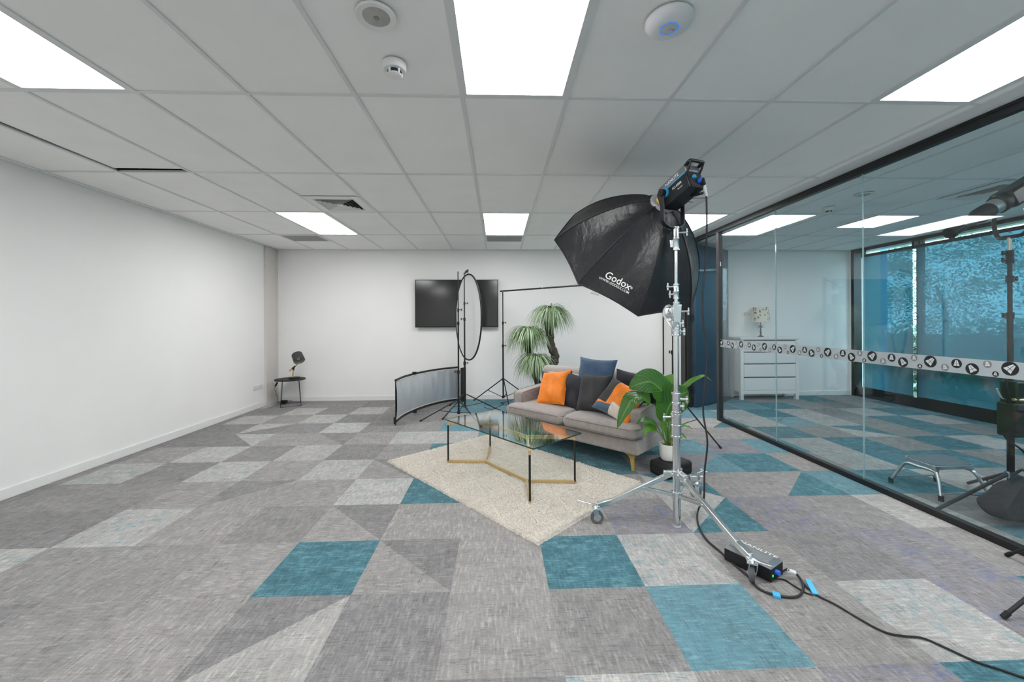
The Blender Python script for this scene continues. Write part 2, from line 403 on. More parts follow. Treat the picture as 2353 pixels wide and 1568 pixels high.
smoke(3.76,4.405,1,'round smoke detector on the side room ceiling, seen through the glass')
def spk(x,y,r,label):
    t=thing('ceiling_speaker',label,'speaker',(x,y,CZ),group='round ceiling speakers')
    g=G(); g.lathe([(r,0),(r,-.006),(r*.97,-.01),(r*.68,-.006),(r*.66,-.003)],(x,y,CZ),n=48,cap1=False); g.build('rim',M['white'],t)
    g=G(); g.lathe([(r*.665,-.004),(r*.6,-.006),(0.001,-.008)],(x,y,CZ),n=48); g.build('mesh_cover',P('speaker_mesh',(178,177,172),.7,bump=.2,bscale=700),t)
    g=G(); g.lathe([(.012,-.008),(.01,-.011),(0.001,-.011)],(x,y,CZ)); g.build('centre_boss',P('boss_grey',(140,138,134),.6),t)
spk(-.503,1.684,.083,'round white ceiling speaker at the top edge, left of the near light panel')
q=fl(1985,447,CZ); spk(q.x,q.y,.08,'round ceiling speaker in the side room, seen through the glass')
q=Vector((.733,1.672,CZ)); t=thing('wireless_access_point','round white wireless access point with a glowing blue ring on the ceiling','access point',q)
g=G(); g.lathe([(.098,0),(.1,-.008),(.094,-.02),(.07,-.032),(.045,-.037),(.0395,-.037)],q,n=48,cap1=False); g.build('housing',P('satin_white',(226,228,231),.3,var=.01),t)
g=G(); g.lathe([(.0395,-.0368),(.038,-.0385),(.036,-.0368)],q,n=48,cap0=False,cap1=False); g.build('status_ring',E('blue_led',(40,130,235),1.0),t)
g=G(); g.lathe([(.036,-.0368),(.02,-.0375),(.0001,-.038)],q,n=48,cap0=False); g.build('centre_disc',P('satin_grey_white',(205,206,210),.35),t)
text_mesh('U',.015,lambda x,y:(q.x-x+.004,q.y+y,q.z-.0392),'logo',P('logo_grey',(110,112,116),.5),t)
g=G(); g.box((q.x+.02,q.y+.004,q.z-.0378),(.0025,.012,.001)); g.build('printed_mark',M['blackm'],t)

# ------------------------------------------------------------------ wall fittings
def outlet(name,c,n,w,h,label,nrm='x'):
    t=thing(name,label,'power socket',c)
    def b(gg,u0,u1,v0,v1,d0,d1):
        if nrm=='x': gg.span((c[0]+d0,c[1]+u0,c[2]+v0),(c[0]+d1,c[1]+u1,c[2]+v1))
        else: gg.span((c[0]+u0,c[1]-d1,c[2]+v0),(c[0]+u1,c[1]-d0,c[2]+v1))
    g=G(); b(g,-w/2,w/2,-h/2,h/2,0,.008); g.build('face_plate',M['white'],t,smooth=False,bevel=.003)
    for k in range(n):
        u=-w/2+w*(k+.5)/n; g=G(); b(g,u-.012,u+.012,h*.1,h*.36,.008,.013); g.build('rocker_switch',M['trimw'],t,smooth=False,bevel=.001)
        g=G()
        for dx,dz in ((-.008,-.004),(.008,-.004),(0,-.02)): b(g,u+dx-.0015,u+dx+.0015,dz-.005-h*.1,dz+.005-h*.1,.008,.0085)
        g.build('socket_slots',M['dark'],t,smooth=False)
outlet('power_outlet',(XL,6.55,.345),4,.26,.075,'white quadruple power socket low on the left wall near the corner')
outlet('power_outlet',(4.53,YB,1.5),2,.14,.07,'white wall socket on the side room wall behind the patterned lamp','y')

# ------------------------------------------------------------------ glass partition (x = 3.05)
GL=glassmat('partition_glass',(.945,.98,.985),1.0)
wn=bpy.data.objects.new('window_1',None); link(wn); wn['kind']='structure'; wn.location=(XP,2,0)
g=G(); g.span((XP-.025,YF,CZ-.062),(XP+.025,6.3,CZ)); g.span((XP-.03,YF,CZ-.02),(XP+.03,6.3,CZ-.001)); g.build('head_rail',M['black'],wn,smooth=False,bevel=.002)
g=G(); g.span((XP-.025,YF,0),(XP+.025,5.4,.045)); g.build('sill_rail',M['black'],wn,smooth=False,bevel=.002)
g=G(); g.span((XP-.03,5.36,0),(XP+.03,5.42,CZ-.06)); g.build('end_post',P('bronze_grey_aluminium',(72,70,70),.35,.6),wn,smooth=False,bevel=.002)
JY=[5.36,4.275,3.226,2.135,1.13,.08,-.97,-2.02,YF]
for a,b in zip(JY[:-1],JY[1:]):
    g=G(); g.span((XP-.006,b+.002,.03),(XP+.006,a-.002,CZ-.05)); g.build('glass_pane',GL,wn,smooth=False)
em=P('polished_glass_edge',(168,192,194),.2,var=.03)
for y in JY[1:-1]:
    g=G(); g.span((XP-.0062,y-.0016,.04),(XP+.0062,y+.0016,CZ-.06)); g.build('glass_joint',em,wn,smooth=False)
k=N('frosted_film'); M['film']=k.end(k.n('ShaderNodeMixShader',{0:.32,1:k.n('ShaderNodeBsdfDiffuse',{'Color':(*L((196,203,206)),1)}).outputs[0],2:k.n('ShaderNodeBsdfTransparent').outputs[0]}).outputs[0])
g=G(); g.span((XP-.0085,YF,1.016),(XP-.0068,5.36,1.118)); 
FB,FG,FW=P('film_black',(22,24,27),.6),P('film_grey',(128,128,128),.7),P('film_white',(208,214,216),.7)
xs=XP-.0092
def motif(y,z,r,mi,tilt):
    n=28
    zc=lambda v: max(1.0165,min(1.1175,v))
    g.cur=mi; g.add([(xs,y+math.cos(2*PI*i/n)*r,zc(z+math.sin(2*PI*i/n)*r)) for i in range(n)],[tuple(range(n))])
    def p(u,v): 
        u*=r; v*=r; c,s=math.cos(tilt),math.sin(tilt); return (u*c-v*s, u*s+v*c)
    def poly(ps,mi2,dx):
        g.cur=mi2; q=[p(*a) for a in ps]; g.add([(xs-dx,y-a,zc(z+b)) for a,b in q],[tuple(range(len(q)))])
    poly([(-.58,-.5),(.58,-.5),(.2,.72),(-.2,.72)],3,.0004)
    poly([(-.62,-.03),(.62,-.03),(.62,.03),(-.62,.03)],mi,.0008); poly([(-.03,-.5),(.03,-.5),(.03,.72),(-.03,.72)],mi,.0008)
for k_ in range(-13,8):
    y=2.266+.4376*k_
    for dy,z,r,mi,ti in ((0,1.077,.0415,1,-.75),(-.092,1.046,.024,2,.3),(-.161,1.079,.031,1,0),(-.248,1.053,.037,1,.55),(-.328,1.092,.023,2,.15),(-.368,1.036,.0165,1,0)):
        if YF+.05<y-dy*-1<5.33 and (y+dy)>YF+.05: motif(y+dy,z,r,mi,ti)
    for dy,z,r,mi,ti in (): pass
g.cur=0
g.build('film_band',[M['film'],FB,FG,FW],wn,smooth=False)
# door frame and blue door
dr=bpy.data.objects.new('door_1',None); link(dr); dr['kind']='structure'; dr.location=(3.05,6.3,0)
g=G(); g.span((2.985,6.27,0),(3.075,6.42,CZ)); g.span((3.0,6.22,0),(3.07,6.27,CZ)); g.build('door_frame',M['black'],dr,smooth=False,bevel=.003)
hp=Vector((3.105,6.20,0)); fe=Vector((3.96,6.76,0)); dv=(fe-hp).normalized(); Mz=Matrix.Rotation(math.atan2(dv.y,dv.x),3,'Z')
dl=(fe-hp).length
g=G(); g.box((hp+fe)/2+Vector((0,0,.012+1.29)),(dl,.042,2.58),Mz); g.build('door_leaf',P('navy_blue_lacquer',(44,66,88),.34,var=.03,coat=.5),dr,smooth=False,bevel=.002)
for z in (.28,1.42,2.3):
    g=G(); g.tube((3.062,6.205,z-.05),(3.062,6.205,z+.05),.011); g.box((3.08,6.215,z),(.03,.02,.1)); g.build('hinge',M['black'],dr)
g=G(); c=hp+dv*(dl-.07)+Vector((0,0,1.02)); nn=Vector((dv.y,-dv.x,0)); g.tube(c+nn*.02,c+nn*.07,.01); g.tube(c+nn*.065,c+nn*.065-dv*.12,.009); g.build('door_handle',M['alu'],dr)

# ------------------------------------------------------------------ far window with roller blinds (x = 6.56)
w2=bpy.data.objects.new('window_2',None); link(w2); w2['kind']='structure'; w2.location=(XR,3,0)
BY=[7.09,6.0,3.9,1.8,-.3,-2.4]
g=G(); g.span((XR-.09,YF,CZ-.05),(XR+.06,7.09,CZ-.002)); g.span((XR-.06,YF,0),(XR+.08,7.09,.16)); g.span((XR-.09,7.03,0),(XR+.06,7.09,CZ-.05)); g.span((XR-.0,YF,.60),(XR+.08,7.05,.66))
g.build('window_frame',M['black'],w2,smooth=False,bevel=.002)
for y in BY[1:]:
    g=G(); g.span((XR+.0,y-.03,.16),(XR+.08,y+.03,CZ-.05)); g.build('mullion',M['black'],w2,smooth=False)
WG=glassmat('window_glass',(.93,.975,.985),1.0)
for a,b in zip(BY[:-1],BY[1:]):
    for z0,z1 in ((.16,.6),(.66,CZ-.05)):
        g=G(); g.span((XR+.04,b+.03,z0),(XR+.048,a-.03,z1)); g.build('glass_pane',WG,w2,smooth=False)
k=N('sunscreen_fabric'); co=k.n('ShaderNodeTexCoord').outputs['Object']
wv=k.n('ShaderNodeTexNoise',{'Vector':k.n('ShaderNodeMapping',{0:co,3:(1,60,60)}).outputs[0],'Scale':6.0,'Detail':2.0}).outputs[0]
tr=k.n('ShaderNodeBsdfTransparent',{'Color':(.25,.37,.40,1)}).outputs[0]
df=k.n('ShaderNodeMixShader',{0:.8,1:k.n('ShaderNodeBsdfDiffuse',{'Color':(*L((40,60,74)),1)}).outputs[0],2:k.n('ShaderNodeBsdfTranslucent',{'Color':(.22,.37,.42,1)}).outputs[0]}).outputs[0]
M['blind']=k.end(k.n('ShaderNodeMixShader',{0:k.math('ADD',.30,k.math('MULTIPLY',wv,.12)),1:tr,2:df}).outputs[0])
bl=[(6.87,6.035,'roller blind nearest the back wall corner of the side room'),(5.97,3.93,'wide roller blind behind the tall spotlight stand'),(3.87,1.83,'roller blind at the right, mostly out of view'),(1.77,-.27,'roller blind out of view beside the camera'),(-.33,-2.37,'roller blind behind the camera')]
for a,b,lb in bl:
    t=thing('roller_blind','translucent blue-grey '+lb,'window blind',(XR-.05,(a+b)/2,0),group='roller blinds on the far window')
    g=G(); g.span((XR-.052,b,.17),(XR-.0505,a,CZ-.14)); g.build('fabric',M['blind'],t,smooth=False)
    g=G(); g.tube((XR-.05,b-.015,CZ-.135),(XR-.05,a+.015,CZ-.135),.026); g.build('roller_tube',M['black'],t)
    g=G(); g.tube((XR-.051,b,.17),(XR-.051,a,.17),.011); g.build('bottom_bar',M['black'],t)
    for y in (b-.02,a+.015):
        g=G(); g.span((XR-.085,y-.003,CZ-.165),(XR-.0,y+.003,CZ-.05)); g.build('bracket',M['black'],t,smooth=False)
# outside: ground, trees, a neighbouring wall
g=G(); g.span((XR+.32,-30,-.3),(60,40,-.2)); struct(g,'ground',P('outdoor_lawn',(92,110,88),.9,var=.2,scale=3),smooth=False)
t=thing('neighbouring_wall','tall blue painted exterior panel outside the far window, at its left end','wall',(8.2,8.3,-.2))
g=G(); g.span((7.9,8.02,-.2),(8.1,8.36,5.0)); g.build('wall_panel',P('blue_cladding',(84,172,218),.6,var=.03),t,smooth=False)
lm=[P('leaf_mass_'+n,c,.7,var=.35,scale=3) for n,c in (('a',(124,150,128)),('b',(92,124,104)),('c',(166,188,164)))]
bark=P('tree_bark',(92,86,78),.9,bump=.4,bscale=30)
TREE=['tall broad tree outside the far window, behind the gap between the blinds','pale green tree outside, behind the first blind','dark rounded tree outside, furthest left beyond the window','large tree outside behind the tall spotlight stand','bushy tree outside at the far right of the window','low hedge tree outside between the larger trees']
for k_,(x,y,h,r) in enumerate([(14.6,12.6,5,1.7),(12.4,17.2,5,1.7),(17,22.5,7,2.2),(13.4,7.3,5.4,1.9),(13,2.0,5,1.9)]):
    t=thing('garden_tree',TREE[k_],'tree',(x,y,-.2),group='trees outside the window')
    g=G(); g.path(smooth_path([(x,y,-.2),(x+.1,y,h*.3),(x-.1,y+.1,h*.5)],4),[.085-.006*i for i in range(9)],n=8); g.build('trunk',bark,t)
    g=G(); rr=random.Random(k_)
    cls_=[]
    for n_ in range(70):
        a=rr.uniform(0,2*PI); e=math.acos(rr.uniform(-1,1)); rad=r*rr.uniform(.35,1)**.5; cls_.append((Vector((x+math.sin(e)*math.cos(a)*rad,y+math.sin(e)*math.sin(a)*rad,h*.55+math.cos(e)*rad*h*.5/r)),rr.uniform(.22,.42)))
    for n_ in range(15000):
        cc_,cr_=rr.choice(cls_); c=cc_+Vector((rr.gauss(0,1),rr.gauss(0,1),rr.gauss(0,.55)))*cr_
        if c.z<.1: continue
        d=Vector((rr.gauss(0,1),rr.gauss(0,1),rr.gauss(-.2,.6))).normalized(); sd=d.cross(Vector((rr.gauss(0,1),rr.gauss(0,1),rr.gauss(0,1)))).normalized(); l=rr.uniform(.03,.065)
        g.cur=rr.choice((0,1,2)); g.add([c-d*l,c+sd*l*.35,c+d*l,c-sd*l*.35],[(0,1,2,3)])
    g.cur=0; g.build('foliage',lm,t,smooth=False)

t=thing('garden_hedge','long clipped garden hedge outside the far window, below the trees','hedge',(9.6,6,-.2))
g=G(); rr=random.Random(77)
for n_ in range(14000):
    y=rr.uniform(-2,12.5); z=rr.uniform(-.15,1.25+.18*math.sin(y*2.1)+.1*math.sin(y*5.3)); x=9.6-(.45 if rr.random()<.8 else rr.uniform(-.4,.45))*(1-.3*max(0,z-.8))+rr.gauss(0,.07)
    c=Vector((x,y,z)); d=Vector((rr.gauss(0,1),rr.gauss(0,1),rr.gauss(0,1))).normalized(); sd=d.cross(Vector((rr.gauss(0,1),rr.gauss(0,1),rr.gauss(0,1)))).normalized(); l=rr.uniform(.04,.09)
    g.cur=rr.choice((0,1,2)); g.add([c-d*l,c+sd*l*.4,c+d*l,c-sd*l*.4],[(0,1,2,3)])
g.cur=0; g.build('foliage',lm,t,smooth=False)
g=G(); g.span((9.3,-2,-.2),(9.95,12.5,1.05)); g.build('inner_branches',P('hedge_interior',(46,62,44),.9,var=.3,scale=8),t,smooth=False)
# ------------------------------------------------------------------ rug
ra,rb,rc,rd=(Vector((-1.10,3.955,0)),Vector((.235,2.425,0)),Vector((1.205,3.325,0)),Vector((-.125,4.83,0)))
rr=random.Random(3)
def rugf(u,v):
    u2=u+rr.gauss(0,.0012); v2=v+rr.gauss(0,.002)
    p=ra.lerp(rb,u2).lerp(rd.lerp(rc,u2),v2); ed=min(u,1-u,v,1-v)
    return (p.x,p.y,(.016+rr.uniform(-.006,.007)+.002*math.sin(u*14)*math.sin(v*9)) if ed>.004 else .001)
g=G(); g.grid(rugf,300,200)
k=N('cream_shag'); co=k.n('ShaderNodeTexCoord').outputs['Object']
n1=k.n('ShaderNodeTexNoise',{'Vector':co,'Scale':130.0,'Detail':4.0,'Roughness':.8}).outputs[0]
n2=k.n('ShaderNodeTexNoise',{'Vector':co,'Scale':7.0,'Detail':3.0}).outputs[0]
mp=k.n('ShaderNodeMapping',{0:co,2:(0,0,.30),3:(3.0,1.9,1)}).outputs[0]
mps=k.n('ShaderNodeSeparateXYZ',{0:mp}); s1=k.math('ABSOLUTE',k.math('SUBTRACT',k.math('FRACT',k.math('ADD',mps.outputs[0],mps.outputs[1])),.5)); s2=k.math('ABSOLUTE',k.math('SUBTRACT',k.math('FRACT',k.math('SUBTRACT',mps.outputs[0],mps.outputs[1])),.5))
line=k.smooth(k.math('MINIMUM',s1,s2),.05,.02)
c=k.mixc(k.smooth(n1,.3,.6),L((178,169,158)),L((230,223,213))); c=k.mixc(k.math('MULTIPLY',k.smooth(n2,.45,.75),.35),c,L((196,186,174))); c=k.mixc(k.math('MULTIPLY',line,.4),c,L((232,224,210)))
M['rug']=k.end(k.n('ShaderNodeBsdfPrincipled',{'Base Color':c,'Roughness':.95,'Specular IOR Level':.1,'Sheen Weight':.2,'Normal':k.n('ShaderNodeBump',{'Strength':.6,'Distance':.01,'Height':n1}).outputs[0]}).outputs[0])
tag(g.build('rug',M['rug'],smooth=False),'cream shaggy rectangular rug with a faint diamond pattern under the glass coffee table','rug')

# ------------------------------------------------------------------ coffee table
t=thing('coffee_table','rectangular glass-topped coffee table with black rod legs and branched brass base bars','table',(.08,3.6,.012))
f1,f2,f3,f4=(Vector((-.488,3.858,0)),Vector((.229,2.961,0)),Vector((.633,3.306,0)),Vector((-.093,4.266,0)))
TH=.425
ct=[fl(*c,TH) for c in ((1022,963),(1226,1031),(1336,995),(1140,941))]
k=N('tabletop_glass'); fr=k.n('ShaderNodeFresnel',{'IOR':1.55}).outputs[0]
M['tglass']=glassmat('tabletop_glass',(.93,.97,.955),1.5)
g=G(); g.prism([(c.x,c.y) for c in ct],TH-.01,TH); g.build('glass_top',M['tglass'],t,smooth=False)
edge=P('green_glass_edge',(34,66,58),.15)
g=G()
for a,b in zip(ct,ct[1:]+ct[:1]): g.bar(a-Vector((0,0,.005)),b-Vector((0,0,.005)),.003,.0098)
g.build('glass_edge',edge,t,smooth=False)
u_=(f2-f1).normalized()
j1=fl(1116,1062,.03); j1.z=0; j2=fl(1211,1106,.03); j2.z=0
for zc,nm in ((.032,'base_bar'),(TH-.024,'top_bar')):
    for a,b in ((f1,j1),(f4,j1),(j1,j2),(j2,f2),(j2,f3)):
        g=G(); zz=Vector((0,0,zc)); g.bar(a+zz,b+zz,.014,.028,Vector((0,0,1))); 
        # basis() puts the second axis upright
        g.build(nm,M['brass'],t,smooth=False,bevel=.001)
for a in (f1,f2,f3,f4):
    g=G(); g.tube(a+Vector((0,0,.012)),a+Vector((0,0,TH-.011)),.0085); l_=g.build('leg',M['black'],t)
    for z0_,z1_ in ((.011,.035),(TH-.045,TH-.0105)): g=G(); g.tube(a+Vector((0,0,z0_)),a+Vector((0,0,z1_)),.0092); g.build('brass_ferrule',M['brass'],l_)

# ------------------------------------------------------------------ sofa
SO=Vector((1.225,3.49,0)); SU=Vector((-.70,.714,0)).normalized(); SV=Vector((.714,.70,0)).normalized()
SM=Matrix((SU,SV,Vector((0,0,1)))).transposed()
def sw(x,y,z): return SO+SM@Vector((x,y,z))
SX=Matrix.Translation(SO)@SM.to_4x4()
fab=P('warm_grey_sofa_fabric',(158,150,146),.85,var=.07,scale=25,bump=.12,bscale=700,sheen=.35)
seam=P('sofa_piping',(136,128,125),.85)
t=thing('sofa','grey fabric two-seat sofa with rolled front cushions and gold legs','sofa',sw(.8,.4,0))
def sbox(name,a,b,bev,mat=None,seg=4,par=None):
    g=G(); g.X=SX; g.span(a,b); return g.build(name,mat or fab,par or t,bevel=bev,seg=seg)
LW=1.60
sbox('base',(.0,.02,.165),(LW,.84,.30),.02)
def cushion(x0,x1,name):
    g=G(); w=(x1-x0)/2; cx=(x0+x1)/2; n=26
    g.X=SX
    y0,y1,z0,z1=-.045,.62,.295,.435
    def fn(u,v):
        # closed profile around v (front nose rounded), u across
        a=v*2*PI; ex=4.2
        cs,sn=math.cos(a),math.sin(a); px=(abs(cs)**(2/ex))*(1 if cs>=0 else -1); pz=(abs(sn)**(2/ex))*(1 if sn>=0 else -1)
        e=(2*u-1); q=(1-abs(e)**7)**(1/5) if abs(e)<1 else 0
        x=cx+w*e*(1 if q>0 else 1); y=(y0+y1)/2+(y1-y0)/2*px*(.93+.07*q); z=(z0+z1)/2+(z1-z0)/2*pz*(.45+.55*q)+(.012*(1-e*e) if pz>0 else 0)
        return (x,y,z)
    g.grid(fn,n,56)
    for e_ in (0,1):
        ring_=[fn(e_,i/56) for i in range(56)]; g.add(ring_,[tuple(range(56)) if e_ else tuple(range(55,-1,-1))])
    o=g.build(name,fab,t)
    g=G(); g.X=SX
    for z,off in ((z1-.034,1.0),(z0+.03,1.0)):
        g.path([(x0+.02,y1-.1,z),(x0-.001,y0+.12,z),(x0+.012,y0+.03,z),(x0+.06,y0+.001,z),(cx,y0-.002,z),(x1-.06,y0+.001,z),(x1-.012,y0+.03,z),(x1+.001,y0+.12,z),(x1-.02,y1-.1,z)],.004,n=6)
    g.build('piping',seam,o)
cushion(.0,.798,'seat_cushion'); cushion(.802,LW,'seat_cushion')
def arm(x0,x1):
    g=G(); g.X=SX
    prof=[(.10,.29),(.10,.555),(.30,.575),(.55,.592),(.79,.60),(.80,.29)]
    vs=[(x0,y,z) for y,z in prof]+[(x1,y,z) for y,z in prof]; n=len(prof)
    g.add(vs,[tuple(range(n)),tuple(range(2*n-1,n-1,-1))]+[(i,n+i,n+(i+1)%n,(i+1)%n) for i in range(n)])
    o=g.build('armrest',fab,t,bevel=.028,seg=4)
    g=G(); g.X=SX
    for x in (x0+.006,x1-.006): g.path([(x,.102,.3),(x,.102,.53),(x,.112,.548),(x,.13,.553),(x,.30,.573),(x,.60,.592),(x,.73,.597)],.0035,n=6)
    g.build('piping',seam,o)
arm(.0,.14); arm(LW-.14,LW)
g=G(); g.X=SX
prof=[(.60,.29),(.615,.70),(.64,.79),(.70,.82),(.77,.815),(.82,.77),(.86,.5),(.85,.2),(.62,.2)]; n=len(prof)
vs=[(.0,y,z) for y,z in prof]+[(LW,y,z) for y,z in prof]
g.add(vs,[tuple(range(n)),tuple(range(2*n-1,n-1,-1))]+[(i,n+i,n+(i+1)%n,(i+1)%n) for i in range(n)])
g.build('backrest',fab,t,bevel=.03,seg=4)
for x0,x1 in ((.145,.798),(.802,LW-.145)):
    g=G(); g.X=SX; g.span((x0,.48,.43),(x1,.63,.76)); g.build('back_cushion',fab,t,bevel=.055,seg=5)
for x in (.11,LW-.11):
    for y in (.09,.76):
        g=G(); g.X=SX; sx=1 if x>LW/2 else -1; 
        # flared blade leg
        vs=[]
        for z,w,dx in ((.168,.135,0.0),(.155,.105,.004*sx),(.135,.062,.014*sx),(.10,.038,.02*sx),(.0,.024,.026*sx)):
            for a,b in ((-1,-1),(1,-1),(1,1),(-1,1)): vs.append((x+dx+a*w/2*1.0,y+b*max(.011,w*.3),z))
        g.add(vs,[(0,1,2,3),(19,18,17,16)]+[(4*j+i,4*j+4+i,4*j+4+(i+1)%4,4*j+(i+1)%4) for j in range(4) for i in range(4)])
        g.build('leg',P('satin_gold',(238,202,122),.42,.75,var=.03) if 'gold' not in M else M['gold'],t,smooth=False,bevel=.001)
# ------------------------------------------------------------------ scatter cushions
def pmat(name,c,rough=.85,sheen=.3,var=.12,bump=.35,bs=60): return P(name,c,rough,var=var,scale=9,bump=bump,bscale=bs,sheen=sheen)
def cushion_thing(name,label,c,size,nrm,roll,mat,th=.075,pipe=None,mats=None,fold=0):
    """pillow: c world centre, nrm facing, roll about nrm"""
    nrm=Vector(nrm).normalized(); B=basis(nrm)@Matrix.Rotation(roll,3,'Z')
    X=Matrix.Translation(c)@B.to_4x4()
    t=thing(name,label,'cushion',c,group='scatter cushions on the sofa')
    g=G(); g.X=X; w,h=size; rr=random.Random(len(label)); n=120 if mats else 26
    ph=[rr.uniform(0,6) for _ in range(6)]
    def f(sgn):
        def fn(u,v):
            a,b=2*u-1,2*v-1; pin=1-.10*((1-a*a)*abs(b)**3); pin2=1-.10*((1-b*b)*abs(a)**3)
            q=max(0,(1-a**4))**.55*max(0,(1-b**4))**.55
            z=sgn*(th*q+.004)*(1+.07*math.sin(5*a+ph[0])*math.sin(4*b+ph[1]))
            z+=.006*math.sin(7*(a*math.cos(ph[2])+b*math.sin(ph[2]))+ph[3])*q + fold*(a*b)
            return (a*w/2*pin2,b*h/2*pin,z)
        return fn
    base=0
    for sg in (1,-1):
        b=len(g.v); fn=f(sg)
        vs=[fn(i/n,j/n) for j in range(n+1) for i in range(n+1)]; fs=[]
        for j in range(n):
            for i in range(n):
                q=(j*(n+1)+i,j*(n+1)+i+1,(j+1)*(n+1)+i+1,(j+1)*(n+1)+i); fs.append(q if sg>0 else q[::-1])
        g.cur=0 if sg>0 else (1 if mats and len(mats)>1 else 0)
        g.add(vs,fs)
    ms=mats or [mat]
    if mats and len(mats)>2:   # patchwork: choose the patch per face on the front
        for fi in range(n*n):
            i,j=fi%n,fi//n; a,b=2*(i+.5)/n-1,2*(j+.5)/n-1
            g.mi[fi]=patch(a,b)
    o=g.build('cover',ms,t)
    g=G(); g.X=X; pts=[]
    fn=f(0)
    for i in range(40): pts.append(fn(i/40,0))
    for i in range(40): pts.append(fn(1,i/40))
    for i in range(40): pts.append(fn(1-i/40,1))
    for i in range(40): pts.append(fn(0,1-i/40))
    g.path(pts,.0045,n=6,closed=True); g.build('piping',pipe or ms[0],t)
    return t
def patch(a,b):
    # charcoal strip at the left, blue and ivory triangles below, ivory tip above, orange elsewhere
    if a>.35 and b>.35 and a+b>1.25: return 3
    if a<-.35 and b>-.5: return 1
    if b<-.45+.25*a and a<-.05: return 2
    if b<-.35-.2*(a-.3) and a>=-.05 and a<.65: return 3
    return 0
orange=pmat('orange_velvet',(240,130,12),.65,.15,.14,.35,22); orange['x']=1
charcoal=pmat('charcoal_linen',(50,50,54),.85,.08); navyb=pmat('black_navy_linen',(38,40,48),.85,.08); denim=pmat('denim_blue_linen',(66,90,118),.85,.15); dgrey=pmat('dark_grey_linen',(54,54,56),.85,.1)
wht=pmat('ivory_velvet',(216,204,192)); blu=pmat('dusty_blue_velvet',(72,98,118)); 
nf=-SV+Vector((0,0,.28))
def on(px,py,d):   # point on the view ray at distance d behind the sofa's front line
    r=ray(px,py); o=Vector((0,0,CAMH)); t_=((SO-o).dot(SV)+d)/r.dot(SV); return o+r*t_
cushion_thing('scatter_cushion','black linen cushion standing behind the plain orange one at the left arm',on(1276,896,.45),(.44,.44),nf,.10,charcoal,.055)
cushion_thing('scatter_cushion','plain bright orange velvet cushion leaning against the left arm side of the sofa',on(1272,892,.31),(.39,.43),nf+Vector((-.12,0,.42)),.20,orange,.07)
cushion_thing('scatter_cushion','black cushion squeezed between the plain orange cushion and the dark grey one',on(1318,903,.35),(.36,.42),nf+Vector((-.2,0,.05)),-.12,navyb,.065)
cushion_thing('scatter_cushion','large denim blue flanged cushion standing tallest at the middle of the sofa back',on(1368,868,.44),(.46,.42),nf,-.02,denim,.06)
cushion_thing('scatter_cushion','dark grey linen cushion in front of the denim blue one',on(1365,903,.27),(.35,.40),nf+Vector((.05,0,.1)),.02,dgrey,.075)
cushion_thing('scatter_cushion','black cushion lying against the right end of the sofa back behind the potted leaves',on(1462,893,.44),(.52,.30),nf,-.12,navyb,.06)
cushion_thing('scatter_cushion','patchwork cushion of orange, ivory, blue and charcoal triangles leaning to one side',on(1424,922,.20),(.44,.38),nf+Vector((.05,0,.45)),-.34,orange,.07,mats=[orange,dgrey,blu,wht,charcoal],pipe=dgrey)

# ------------------------------------------------------------------ studio stand with octagonal softbox
SBX,SBY=1.185,2.62
t=thing('studio_stand','heavy chrome rolling studio stand carrying the black octagonal softbox','light stand',(SBX,SBY,0))
M['zinc']=P('bright_zinc_plated_steel',(222,225,227),.24,1,var=.04,scale=40)
ch=M['chrome']; zn=M['zinc']
def V(z,dx=0,dy=0): return Vector((SBX+dx,SBY+dy,z))
def col(z0,z1,r,name='column_section',m=None): g=G(); g.tube(V(z0),V(z1),r,n=24); return g.build(name,m or ch,t)
col(.004,.64,.0245); col(.62,.90,.0205); col(.88,1.30,.0175); col(1.48,1.56,.015); col(1.5,1.86,.0135)
g=G(); g.tube(V(0.001),V(.012),.0262,n=24); g.build('foot_cap',P('pale_foot_cap',(196,198,200),.5),t)
def collar(z0,z1,r,name='clamp_collar'):
    g=G(); g.lathe([(r,z0),(r*1.18,z0+.002),(r*1.18,z0+.012),(r,z0+.014),(r,(z0+z1)/2-.006),(r*1.1,(z0+z1)/2-.003),(r*1.1,(z0+z1)/2+.003),(r,(z0+z1)/2+.006),(r,z1-.014),(r*1.18,z1-.012),(r*1.18,z1-.002),(r,z1)],(SBX,SBY,0),n=28); return g.build(name,zn,t)
collar(.595,.755,.031); collar(.755,.893,.026); collar(1.27,1.33,.025); collar(1.33,1.50,.023); collar(1.515,1.62,.0195); collar(1.84,2.0,.022,'spigot_socket')
def tknob(z,ang,r0,ln=.05,par=None):
    d=Vector((math.cos(ang),math.sin(ang),0)); p=V(z)+d*r0
    g=G(); g.tube(p,p+d*ln*.7,.0065); g.bar(p+d*ln*.7-Vector((0,0,.024)),p+d*ln*.7+Vector((0,0,.024)),.013,.010); g.ball(p+d*ln*.7,.010); g.build('locking_knob',zn,t)
tknob(.73,PI,.03,.075); tknob(.85,-.3,.024,.06); tknob(.80,0,.026,.03); tknob(1.60,PI,.018,.055); tknob(1.55,PI*.9,.018,.03); tknob(1.435,0,.02,.09); tknob(1.355,.2,.02,.045); tknob(1.30,-.2,.02,.045)
tknob(1.96,-.25,.02,.07)
g=G(); g.box(V(1.885,-.03),(.022,.02,.05)); g.build('socket_bracket',zn,t,bevel=.003)
